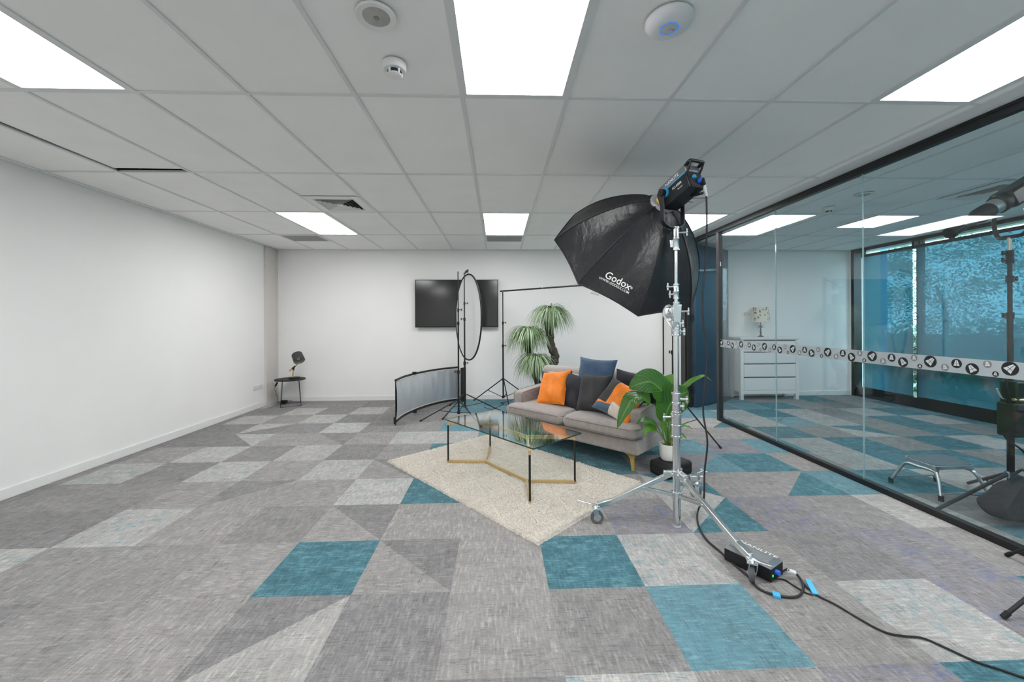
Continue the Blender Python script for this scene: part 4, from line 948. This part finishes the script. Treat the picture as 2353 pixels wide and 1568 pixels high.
# ------------------------------------------------------------------ light stands
def stand(name,label,c,ztop,secs,zc,zb,feet,r=.014,group=None,knobs=(),nm='tripod_stand'):
    c=Vector(c); t=thing(name,label,'light stand',c,group=group)
    rr_=r; z0=zb-.02
    for i,z1 in enumerate(list(secs)+[ztop]):
        g=G(); g.tube(c+Vector((0,0,z0)),c+Vector((0,0,z1)),rr_); g.build('pole_section',M['black'],t)
        if i<len(secs):
            g=G(); g.tube(c+Vector((0,0,z1-.03)),c+Vector((0,0,z1+.02)),rr_*1.45); 
            a=knobs[i] if i<len(knobs) else 0.0; d=Vector((math.cos(a),math.sin(a),0)); p=c+Vector((0,0,z1)); g.tube(p,p+d*.05,.005); g.bar(p+d*.05-Vector((0,0,.018)),p+d*.05+Vector((0,0,.018)),.01,.01)
            g.build('clamp_knob',M['blackm'],t)
        z0=z1-.02; rr_*=.82
    g=G(); g.tube(c+Vector((0,0,ztop)),c+Vector((0,0,ztop+.03)),.006); g.build('spigot',zn,t)
    for z,nn_ in ((zc,'leg_collar'),(zb,'brace_collar')):
        g=G(); g.tube(c+Vector((0,0,z-.018)),c+Vector((0,0,z+.018)),r*1.6); g.build(nn_,M['blackm'],t)
    for f in feet:
        f=Vector((f[0],f[1],.010)); d=(f-c); d.z=0; d.normalize(); a=c+Vector((0,0,zc))+d*r*2; 
        g=G(); g.tube(a,f,.0085); lg_=g.build('leg',M['black'],t)
        g=G(); g.tube(f+(a-f).normalized()*.03,f-(a-f).normalized()*.004,.0115); g.build('rubber_foot',M['rubber'],lg_)
        md=a.lerp(f,.5); g=G(); g.bar(c+Vector((0,0,zb))+d*r*1.5,md,.012,.007); g.build('brace',M['black'],t)
    return t
grp='black tripod light stands'
sA=stand('light_stand','black tripod stand nearest the curved silver reflector, left of the pair before the television',(-.575,5.75,0),2.10,(.66,1.36,1.55),.25,.075,((-1.085,5.53),(-.225,5.19),(-.50,6.30)),group=grp,knobs=(PI,PI,0))
sB=stand('light_stand','black tripod stand holding the oval reflector, right of the pair before the television',(-.515,6.10,0),2.12,(.75,1.42,1.66),.27,.09,((-.79,5.63),(.02,6.13),(-.80,6.56)),group=grp,knobs=(0,PI,0))
t=thing('oval_reflector','tall white oval pop-up reflector with a black rim hanging on a stand before the television','reflector',(-.46,6.0,1.45))
oc=Vector((-.475,6.32,1.452)); oa=Vector((.225,-.34,0)); ou=Vector((0,0,.676)); on_=oa.cross(Vector((0,0,1))).normalized()
opt=lambda a,s=1.0: oc+oa*(math.cos(a)*abs(math.cos(a))**-.06*s if abs(math.cos(a))>1e-3 else 0)+ou*math.sin(a)*s
g=G(); g.path([opt(2*PI*i/64) for i in range(64)],.0125,n=8,closed=True); g.build('rim',M['blackm'],t)
k=N('white_reflector_cloth'); M['refw']=k.end(k.n('ShaderNodeMixShader',{0:.3,1:k.n('ShaderNodeBsdfDiffuse',{'Color':(*L((236,236,236)),1)}).outputs[0],2:k.n('ShaderNodeBsdfTranslucent',{'Color':(*L((240,240,240)),1)}).outputs[0]}).outputs[0])
g=G(); n_=64; g.add([opt(2*PI*i/n_,.985)+on_*(.004*math.sin(i*1.3)*.3) for i in range(n_)]+[oc+on_*.008],[(i,(i+1)%n_,n_) for i in range(n_)]); g.build('cloth',M['refw'],t)
g=G(); g.tube(oc+Vector((0,0,.67)),oc+Vector((-.0,0,.74)),.006); g.bar(oc+Vector((.0,0,.74)),Vector((-.515,6.10,2.12)),.02,.03); g.build('hanging_clip',M['blackm'],t)
# curved silver reflector
t=thing('curved_reflector','curved silver reflector in a black frame standing on the carpet left of the tripod stands','reflector',(-1.15,6.3,0))
cp=smooth_path([(-1.372,5.36,0),(-1.345,5.72,0),(-1.245,6.08,0),(-1.09,6.42,0),(-.90,6.68,0),(-.68,6.87,0)],8)
Z0,Z1=.055,.60
k=N('silver_reflective_cloth'); co=k.n('ShaderNodeTexCoord').outputs['Object']; nz=k.n('ShaderNodeTexNoise',{'Vector':k.n('ShaderNodeMapping',{0:co,3:(9,9,2.2)}).outputs[0],'Scale':1.0,'Detail':2.0}).outputs[0]
nz2=k.n('ShaderNodeTexNoise',{'Vector':k.n('ShaderNodeMapping',{0:co,3:(20,20,90)}).outputs[0],'Scale':1.0,'Detail':2.0}).outputs[0]
M['silc']=k.end(k.n('ShaderNodeBsdfPrincipled',{'Base Color':(*L((226,228,232)),1),'Metallic':.6,'Roughness':.38,'Normal':k.n('ShaderNodeBump',{'Strength':.35,'Distance':.02,'Height':k.math('ADD',nz,k.math('MULTIPLY',nz2,.06))}).outputs[0]}).outputs[0])
g=G(); n_=len(cp)-1
wav=lambda u,v: (.0075*math.sin(u*31)+.005*math.sin(u*67+1.3)+.0025*math.sin(v*9+u*40))*math.sin(PI*v)**.5+.012*math.sin(PI*v)
def cpt(u):
    f=u*n_; i=min(n_-1,int(f)); return cp[i].lerp(cp[i+1],f-i)
def cnr(u):
    d=cpt(min(1,u+.02))-cpt(max(0,u-.02)); return Vector((d.y,-d.x,0)).normalized()
g.grid(lambda u,v: cpt(u)+cnr(u)*(.004+wav(u,v))+Vector((0,0,Z0+.02+(Z1-Z0-.05)*v)),160,14); g.build('silver_cloth',M['silc'],t)
g=G(); g.grid(lambda u,v: cp[int(round((1-u)*n_))]+Vector((-.004,.004,Z0+.02+(Z1-Z0-.05)*v)),n_,10); g.build('black_backing',M['blackm'],t)
for z,nm_ in ((Z1,'top_rail'),(Z0-.005,'bottom_rail')):
    g=G(); g.path([p+Vector((0,0,z)) for p in cp],.016,n=8); g.build(nm_,M['black'],t)
for z in (Z1-.022,Z0+.022):
    g=G(); g.path([p+Vector((.003,-.003,z)) for p in cp[1:-1]],.004,n=6); g.build('white_hem',M['white'],t)
for p,z0_ in ((cp[0],.0),(cp[-1],.0)):
    g=G(); g.tube(p+Vector((0,0,z0_)),p+Vector((0,0,Z1)),.007); g.build('end_rod',M['black'],t)
g=G(); g.bar(cp[0]+Vector((-.01,0,.02)),cp[0]+Vector((-.01,0,.11)),.03,.03); g.build('corner_joint',M['blackm'],t)
for i in (15,):
    for z in (Z1+.01,.035):
        g=G(); g.box(cp[i]+Vector((0,0,z)),(.06,.05,.035)); g.ball(cp[i]+Vector((.02,-.03,z)),.014); g.build('rail_clamp',M['blackm'],t)
g=G(); g.box(Vector((-.60,6.80,.31)),(.014,.16,.58),Matrix.Rotation(-.45,3,'Z')); g.build('folded_black_end_panel',M['blackm'],t,smooth=False)
# backdrop stand: two tripods and a crossbar
t=thing('backdrop_crossbar','long thin black backdrop crossbar spanning above the sofa','crossbar',(1.1,5.7,1.89))
b1,b2=Vector((.04,6.64,1.885)),Vector((2.15,4.70,1.885))
g=G(); g.tube(b1,b2,.0125); bar_=g.build('bar_tube',M['black'],t)
for q in (.30,.56,.8):
    g=G(); g.ball(b1.lerp(b2,q)+Vector((0,-.012,.004)),.006); g.build('silver_button',zn,bar_)
stand('backdrop_stand','black backdrop stand at the left end of the crossbar, between television and palm',(.077,6.60,0),1.87,(.98,1.36),.42,.13,((-.43,6.97),(.62,6.80),(.17,6.32)),r=.013,group='backdrop stands',knobs=(0,0))
stand('backdrop_stand','black backdrop stand at the right end of the crossbar, mostly hidden behind the chrome stand',(2.11,4.735,0),1.87,(1.0,1.38),.50,.11,((2.375,4.185),(1.62,4.95),(2.28,5.30)),r=.02,group='backdrop stands',knobs=(PI,0))
q=at(1368,664,6.0); 
bd=(b2-b1).normalized(); 
tq=((1368-1157)/(1545-1157)); 
pc_=None
best_=9e9
for i in range(200):
    p=b1.lerp(b2,i/199); d_=RC.transposed()@(p-Vector((0,0,CAMH))); px=1176.5+FPX*d_.x/d_.y
    if abs(px-1358)<best_: best_=abs(px-1358); pc_=p
t=thing('spring_clamp','spring clamp with a clear white pad hanging from the crossbar beside the softbox','clamp',pc_)
g=G(); g.path(smooth_path([pc_+Vector((-.03,0,.02)),pc_+Vector((.0,-.01,.022)),pc_+Vector((.03,-.01,-.02)),pc_+Vector((.07,-.01,-.09))],4),.008,n=8); g.build('jaw',M['blackm'],t)
g=G(); g.path(smooth_path([pc_+Vector((-.03,-.02,-.02)),pc_+Vector((.0,-.02,-.02)),pc_+Vector((.05,-.03,-.10))],4),.007,n=8); g.build('jaw',M['zinc'],t)
g=G(); g.box(pc_+Vector((.05,-.02,-.11)),(.12,.02,.06),Matrix.Rotation(.3,3,'Y')); g.build('white_pad',M['white'],t,bevel=.008)
# thin lead on the floor behind the table
t=thing('trailing_lead','thin black lead lying tangled on the carpet between the reflector stand and the sofa','cable',(.0,6.4,0))
g=G(); g.path(smooth_path([fl(1112,936,.006),fl(1130,941,.006),fl(1146,934,.006),fl(1158,929,.006),fl(1150,926,.02),fl(1165,924,.006),fl(1180,918,.006)],6),.004,n=6); g.build('cable_sheath',M['blackm'],t)

# ------------------------------------------------------------------ corner side table and lamp
TC=Vector((-3.49,6.80,0)); TZ=.44
t=thing('side_table','small round black side table on thin wire legs in the far left corner','table',TC)
g=G(); g.lathe([(.20,TZ-.02),(.232,TZ-.018),(.235,TZ-.006),(.228,TZ),(.001,TZ)],TC,n=48); g.build('table_top',M['blackm'],t)
ft=[Vector((-3.53,6.57,.006)),Vector((-3.66,6.84,.006)),Vector((-3.42,7.0,.006)),Vector((-3.27,6.72,.006))]
tp=[TC+(f-TC)*.82 for f in ft]
for f,p in zip(ft,tp):
    p=Vector((p.x,p.y,TZ-.02)); g=G(); g.tube(f,p,.0036,n=8); g.build('leg',M['black'],t)
g=G(); g.path(ft,.0045,n=8,closed=True); g.build('base_wire',M['black'],t)
LC=Vector((-3.42,6.80,TZ)); wood=P('pale_oak',(206,168,120),.5,var=.12,scale=30,stretch=(1,1,6))
t=thing('desk_lamp','small black desk lamp with oak arm and tilted drum shade on the side table','lamp',LC)
g=G(); g.lathe([(.08,0),(.085,.004),(.085,.022),(.08,.026),(.001,.026)],LC,n=40); g.build('base',M['blackm'],t)
e0=LC+Vector((-.03,0,.026)); e1=e0+Vector((.015,0,.115)); e2=e0+Vector((.022,0,.165))
g=G(); g.tube(e0,e1,.012); g.build('post',wood,t)
g=G(); g.tube(e1,e2,.013); jt=g.build('joint',M['black'],t)
ad=Vector((.72,0,.60)).normalized(); 
g=G(); g.tube(e2-ad*.10,e2-ad*.035,.011); g.build('arm',wood,t)
g=G(); g.tube(e2-ad*.035,e2+ad*.03,.013); g.build('joint',M['black'],t)
g=G(); g.tube(e2+ad*.03,e2+ad*.13,.009); g.build('arm',wood,t)
hc=at(685,822,6.78); ha=Vector((.52,-.42,-.74)).normalized(); B_=basis(ha)
g=G(); g.lathe([(.001,-.072),(.078,-.072),(.082,-.066),(.088,.072)],hc,B_,n=40,cap0=False,cap1=False); g.build('lamp_shade',P('charcoal_shade',(62,62,62),.7),t)
g=G(); g.lathe([(.001,-.066),(.076,-.066),(.0865,.0715)],hc,B_,n=40,cap0=False,cap1=False); g.build('shade_lining',P('silver_lining_shade',(190,190,188),.35,.5),t)
g=G(); g.ball(hc+ha*.01,.03); g.tube(hc-ha*.06,hc,.014); g.build('bulb',P('frosted_bulb',(214,214,210),.3),t)
t=thing('trailing_cable','thin grey cord with an inline black switch hanging behind the side table','cable',(-3.72,6.9,0))
c0=[at(640,872,6.9),at(636,880,6.95),at(631,893,6.97),at(633,900,6.97),at(637,912,6.95),at(641,925,6.9),fl(655,930,.006),fl(662,922,.02),fl(668,921,.02),fl(674,926,.006)]
g=G(); g.path(smooth_path(c0,5),.0035,n=6); g.build('cord_sheath',P('grey_cord',(96,94,90),.6),t)
g=G(); g.tube(at(637,880,6.93),at(633,887,6.96),.014); g.build('inline_switch',M['blackm'],t)
g=G(); g.box(Vector((-3.66,6.93,.03)),(.10,.06,.05)); g.build('plug_adapter',M['blackm'],t,bevel=.008)

# ------------------------------------------------------------------ side room: chest of drawers, lamp, step stool, spotlight
wp=P('white_painted_wood',(232,233,232),.55,var=.03,scale=40,stretch=(1,6,14),bump=.05,bscale=60)
DX0,DX1,DY0,DY1,DZ=4.19,5.225,6.755,7.10,1.085
t=thing('chest_of_drawers','white painted wooden chest of drawers standing in the side room beyond the glass','chest of drawers',((DX0+DX1)/2,6.93,0))
g=G(); g.span((DX0-.015,DY0-.02,DZ-.03),(DX1+.015,DY1,DZ)); g.build('top_board',wp,t,smooth=False,bevel=.003)
g=G(); g.span((DX0+.01,DY0+.012,.13),(DX1-.01,DY1,DZ-.03)); g.build('carcass',wp,t,smooth=False)
for x in (DX0,DX1-.055):
    for y in (DY0,DY1-.06):
        g=G(); g.span((x,y,0),(x+.055,y+.055,DZ-.03)); g.build('corner_post',wp,t,smooth=False,bevel=.002)
g=G(); g.span((DX0+.055,DY0+.002,.10),(DX1-.055,DY0+.02,.15)); g.build('plinth_rail',wp,t,smooth=False)
gapm=M['gap']
rows_=[(.165,.39),(.40,.625),(.635,.83),(.84,1.03)]
for i,(z0,z1) in enumerate(rows_):
    spans=[(DX0+.06,DX1-.06)] if i<3 else [(DX0+.06,(DX0+DX1)/2-.004),((DX0+DX1)/2+.004,DX1-.06)]
    for a,b in spans:
        g=G(); g.span((a,DY0-.002,z0+.006),(b,DY0+.012,z1-.012)); g.build('drawer_front',wp,t,smooth=False,bevel=.002)
    g=G(); g.span((DX0+.057,DY0+.008,z1-.011),(DX1-.057,DY0+.0135,z1+.005)); g.build('shadow_gap',gapm,t,smooth=False)
lc=at(1748,771,6.93); lc.z=DZ
t=thing('table_lamp','table lamp with a dark wrought palm-shaped base and a leaf-printed cream shade on the drawers','lamp',lc)
dm=P('dark_pewter',(66,70,74),.5,.5)
g=G(); g.lathe([(.055,0),(.052,.006),(.03,.018),(.014,.035),(.010,.06),(.016,.08),(.012,.10),(.009,.15),(.014,.18),(.008,.20),(.005,.27)],lc,n=20); g.build('palm_trunk_base',dm,t)
g=G()
for q in range(12):
    a=2*PI*q/12; el=.5 if q%2 else -.05; d=Vector((math.cos(a)*math.cos(el),math.sin(a)*math.cos(el),math.sin(el))); p=lc+Vector((0,0,.175)); g.tube(p,p+d*.065,.006,.001,n=6)
g.build('palm_fronds',dm,t)
k=N('leaf_print_linen'); co=k.n('ShaderNodeTexCoord').outputs['Object']; vo=k.n('ShaderNodeTexVoronoi',{'Vector':k.n('ShaderNodeMapping',{0:co,3:(22,22,20)}).outputs[0],'Scale':1.0}); sz=k.n('ShaderNodeSeparateXYZ',{0:co}).outputs[2]
mk=k.math('MULTIPLY',k.smooth(vo.outputs['Distance'],.42,.34),k.smooth(k.n('ShaderNodeTexNoise',{'Vector':co,'Scale':9.0}).outputs[0],.46,.5))
M['shade']=k.end(k.n('ShaderNodeBsdfPrincipled',{'Base Color':k.mixc(mk,L((226,220,204)),L((112,116,84))),'Roughness':.85}).outputs[0])
g=G(); g.lathe([(.152,0),(.118,.27)],lc+Vector((0,0,.262)),n=40,cap0=False,cap1=False); g.lathe([(.117,.27),(.151,0)],lc+Vector((0,0,.262)),n=40,cap0=False,cap1=False); g.build('lamp_shade',M['shade'],t)
g=G(); g.ball(lc+Vector((0,0,.34)),.03); g.build('bulb',M['white'],t)

t=thing('step_stool','low metal step stool with a grey rubber top standing in the side room','step stool',(3.52,3.08,0))
SZ=.235; tc=[fl(*c,SZ) for c in ((2073,1047),(2148,1073),(2246,1070),(2168,1044))]
def rrect(cs,r,n=6):
    out=[]
    for i in range(len(cs)):
        a,b,c=cs[i-1],cs[i],cs[(i+1)%len(cs)]; d1=(a-b).normalized()*r; d2=(c-b).normalized()*r
        for k_ in range(n+1):
            u=k_/n; out.append((b+d1)*(1-u)**2+b*2*u*(1-u)+(b+d2)*u*u)
    return out
rp=rrect(tc,.05); g=G(); g.prism([(p.x,p.y) for p in rp],SZ-.028,SZ); g.build('step_rim',M['alu'],t,bevel=.002)
ctr=sum(tc,Vector())/4
g=G(); g.prism([((p-ctr).x*.94+ctr.x,(p-ctr).y*.92+ctr.y) for p in rp],SZ-.001,SZ+.003); g.build('rubber_tread',P('slate_grey_rubber',(98,112,120),.7,bump=.2,bscale=300),t)
fts=[Vector((3.300,3.245,0)),Vector((3.335,2.895,0)),Vector((3.70,3.25,0)),Vector((3.74,2.91,0))]
for i,(a,b) in enumerate(((fts[0],fts[1]),(fts[2],fts[3]))):
    zt=SZ-.042; cx=ctr; a2=a.lerp(cx,.10); b2_=b.lerp(cx,.10)
    ta=a.lerp(cx,.22); tb=b.lerp(cx,.22); ta.z=tb.z=zt
    ta=ta.lerp(tb,.08); tb=tb.lerp(ta,.08)
    pts=[a+Vector((0,0,.02)),a.lerp(Vector((ta.x,ta.y,zt)),.8),ta.lerp(tb,.12),ta.lerp(tb,.5),tb.lerp(ta,.12),b.lerp(Vector((tb.x,tb.y,zt)),.8),b+Vector((0,0,.02))]
    g=G(); g.path(smooth_path(pts,6),.0125,n=12); g.build('leg_loop',M['alu'],t)
    for f in (a,b):
        g=G(); g.tube(f,f+Vector((0,0,.04)),.0165); g.build('rubber_foot',M['rubber'],t)
for a,b in ((fts[0],fts[2]),(fts[1],fts[3])):
    g=G(); g.tube(a+Vector((.01,0,.055)),b+Vector((-.01,0,.055)),.006); g.build('cross_bar',M['alu'],t)

SPX,SPY=3.625,2.70
t=thing('spotlight_stand','tall black tripod stand in the side room carrying the spotlight and ballast','light stand',(SPX,SPY,0),group=None)
V2=lambda z,dx=0,dy=0: Vector((SPX+dx,SPY+dy,z))
g=G(); g.tube(V2(.02),V2(.62),.019); g.build('pole_section',M['black'],t)
g=G(); g.tube(V2(.6),V2(1.40),.0155); g.build('pole_section',M['black'],t)
g=G(); g.tube(V2(1.38),V2(1.86),.0125); g.build('pole_section',M['black'],t)
g=G(); g.tube(V2(1.85),V2(1.95),.011); g.build('spigot',P('pale_steel_spigot',(176,172,160),.4,.6),t)
for z,a in ((1.40,PI),(1.66,0),(1.79,PI),(1.84,PI)):
    g=G(); g.tube(V2(z-.025),V2(z+.02),.021); d=Vector((math.cos(a),0,0)); g.tube(V2(z),V2(z)+d*.05,.006); g.bar(V2(z)+d*.05-Vector((0,0,.016)),V2(z)+d*.05+Vector((0,0,.016)),.011,.011); g.build('clamp_knob',M['blackm'],t)
for f in ((3.095,2.73),(3.95,2.28),(3.90,3.18)):
    f=Vector((f[0],f[1],.012)); g=G(); g.tube(V2(.27)+(f-V2(0)).normalized()*.03,f,.012); g.build('leg',M['black'],t)
    g=G(); g.bar(V2(.10),f.lerp(V2(.27),.45),.012,.005); g.build('brace',M['black'],t)
g=G(); g.tube(V2(.245),V2(.295),.03); g.build('leg_collar',M['zinc'],t)
t=thing('lamp_ballast','black lamp ballast with a crank handle strapped to the spotlight stand','power supply',(3.61,2.6,.75))
g=G(); g.span((3.505,2.575,.60),(3.72,2.672,.945)); g.build('case_body',M['lampblk'],t,bevel=.01)
g=G(); g.span((3.465,2.56,.57),(3.56,2.66,.80)); g.build('battery_block',M['blackm'],t,bevel=.01)
g=G(); g.path(smooth_path([Vector((3.50,2.60,.83)),Vector((3.44,2.60,.83)),Vector((3.415,2.60,.86)),Vector((3.395,2.60,.90))],4),.006,n=8); g.build('crank_handle',M['zinc'],t)
g=G(); g.tube((3.5,2.59,.825),(3.57,2.57,.822),.010); g.build('brass_fitting',M['brass'],t)
g=G(); g.path(smooth_path([Vector((3.48,2.59,.80)),Vector((3.46,2.59,.87)),Vector((3.46,2.6,.96)),Vector((3.5,2.62,1.0))],5),.007,n=8); g.build('handle_loop',M['blackm'],t)
t=thing('sandbag','black saddle sandbag slung over the legs of the spotlight stand','sandbag',(3.5,2.6,.15))
g=G()
def sbag(u,v):
    a=v*2*PI; e=2*u-1; w=.185*(1-.10*e*e); h=.165*(1-abs(e)**3*.5)
    x=3.46+w*math.cos(a)*(1+.25*(-math.sin(a)))+.03*math.sin(a); z=.155+(.155*math.sin(a) if math.sin(a)>0 else .125*math.sin(a))*(1-.3*abs(e)**4)+.01*math.sin(5*a+3*e)
    return (x,2.545+.075*e*(1.1-.4*max(0,math.sin(a))),max(.03,z))
g.grid(sbag,10,40); g.add([sbag(0,i/40) for i in range(40)],[tuple(range(40))]); g.add([sbag(1,i/40) for i in range(40)],[tuple(range(39,-1,-1))]); g.build('bag_body',P('black_cordura',(36,37,39),.8,bump=.3,bscale=90,var=.15),t)
g=G(); g.path(smooth_path([Vector((3.40,2.54,.29)),Vector((3.43,2.53,.345)),Vector((3.48,2.53,.37)),Vector((3.53,2.54,.34)),Vector((3.55,2.54,.29))],5),.014,n=8,flat=.4); g.build('carry_strap',M['blackm'],t)
t=thing('ballast_cable','black looped cables hanging from the ballast beside the spotlight stand','cable',(3.7,2.65,.3))
g=G(); g.path(smooth_path([Vector((3.50,2.66,.60)),Vector((3.58,2.68,.52)),Vector((3.68,2.67,.44)),Vector((3.71,2.66,.33)),Vector((3.70,2.66,.20)),Vector((3.72,2.64,.08)),Vector((3.80,2.6,.012)),Vector((3.95,2.55,.012))],6),.006,n=8); g.build('cable_sheath',M['blackm'],t)

# spotlight
SA=Vector((-.835,0.02,-.55)).normalized(); SB_=at(2340,432,2.72)   # body centre on the optical axis
SB_=Vector((3.80,2.72,2.325))
s0=SB_; tip=Vector((3.215,2.73,1.985)); SA=(tip-s0).normalized(); B_=basis(SA)
t=thing('spotlight','black spotlight with a lens snoot on the tall stand behind the glass, aimed down left','studio light',s0)
g=G(); g.box(s0-SA*.02,(.135,.125,.50),B_); g.build('lamp_body',M['lampblk'],t,bevel=.02,seg=3)
ln=(tip-s0).length
g=G(); g.lathe([(.062,.22),(.066,.235),(.066,.27),(.058,.28)],s0,B_,n=32); g.build('mount_ring',M['blackm'],t)
g=G(); g.lathe([(.056,.27),(.052,.34)],s0,B_,n=32); g.build('silver_collar',M['alu'],t)
g=G(); g.box(s0+SA*.262+B_.col[1]*.0,(.02,.136,.012),B_); g.build('yellow_mark',P('yellow_line',(200,170,60),.5),t)
g=G(); g.lathe([(.050,.33),(.054,.36),(.054,.43),(.040,.47),(.038,ln-.09)],s0,B_,n=32); g.build('lens_barrel',M['blackm'],t)
g=G(); g.lathe([(.036,ln-.10),(.036,ln-.02),(.042,ln-.018),(.042,ln),(.030,ln),(.028,ln-.03)],s0,B_,n=32); g.build('snoot_end',P('glossy_black_metal',(30,32,34),.15,.6),t)
tx=B_
sgn_x=1
upv=Vector((0,0,1)); perp=(upv-SA*upv.dot(SA)).normalized()
text_mesh('NANLITE',.05,lambda x,y: s0+Vector((0,-.069,0))-SA*(x-.0)+perp*(y+.025)-SA*.02,'brand_lettering',P('silver_print',(176,182,186),.5),t)
text_mesh('Forza 60B',.030,lambda x,y: s0+Vector((0,-.069,0))-SA*(x-.02)+perp*(y-.018)-SA*.02,'model_lettering',P('silver_print_small',(150,156,160),.5),t)
yb=V2(1.955); pvt=s0+SA*.06; pvt=Vector((SPX+.01,SPY,2.17))
g=G(); g.path(smooth_path([pvt+Vector((0,-.095,.05)),pvt+Vector((0,-.095,-.12)),pvt+Vector((0,-.075,-.20)),yb+Vector((0,-.04,.0)),yb,yb+Vector((0,.04,.0)),pvt+Vector((0,.075,-.20)),pvt+Vector((0,.095,-.12)),pvt+Vector((0,.095,.05))],5),.014,n=8,flat=.5)
g.build('yoke',M['black'],t)
g=G(); g.tube(pvt+Vector((0,-.10,.03)),pvt+Vector((0,-.14,.03)),.026); g.ball(pvt+Vector((.06,-.06,-.03)),.03); g.build('pivot_knob',M['zinc'],t)

# foot of another stand entering at the lower right
t=stand('light_stand','black tripod stand whose single leg enters at the bottom right edge of the view',(2.84,1.70,0),1.6,(.8,1.2),.46,.14,((2.30,1.742),(2.93,2.2),(2.93,1.15)),group=grp)
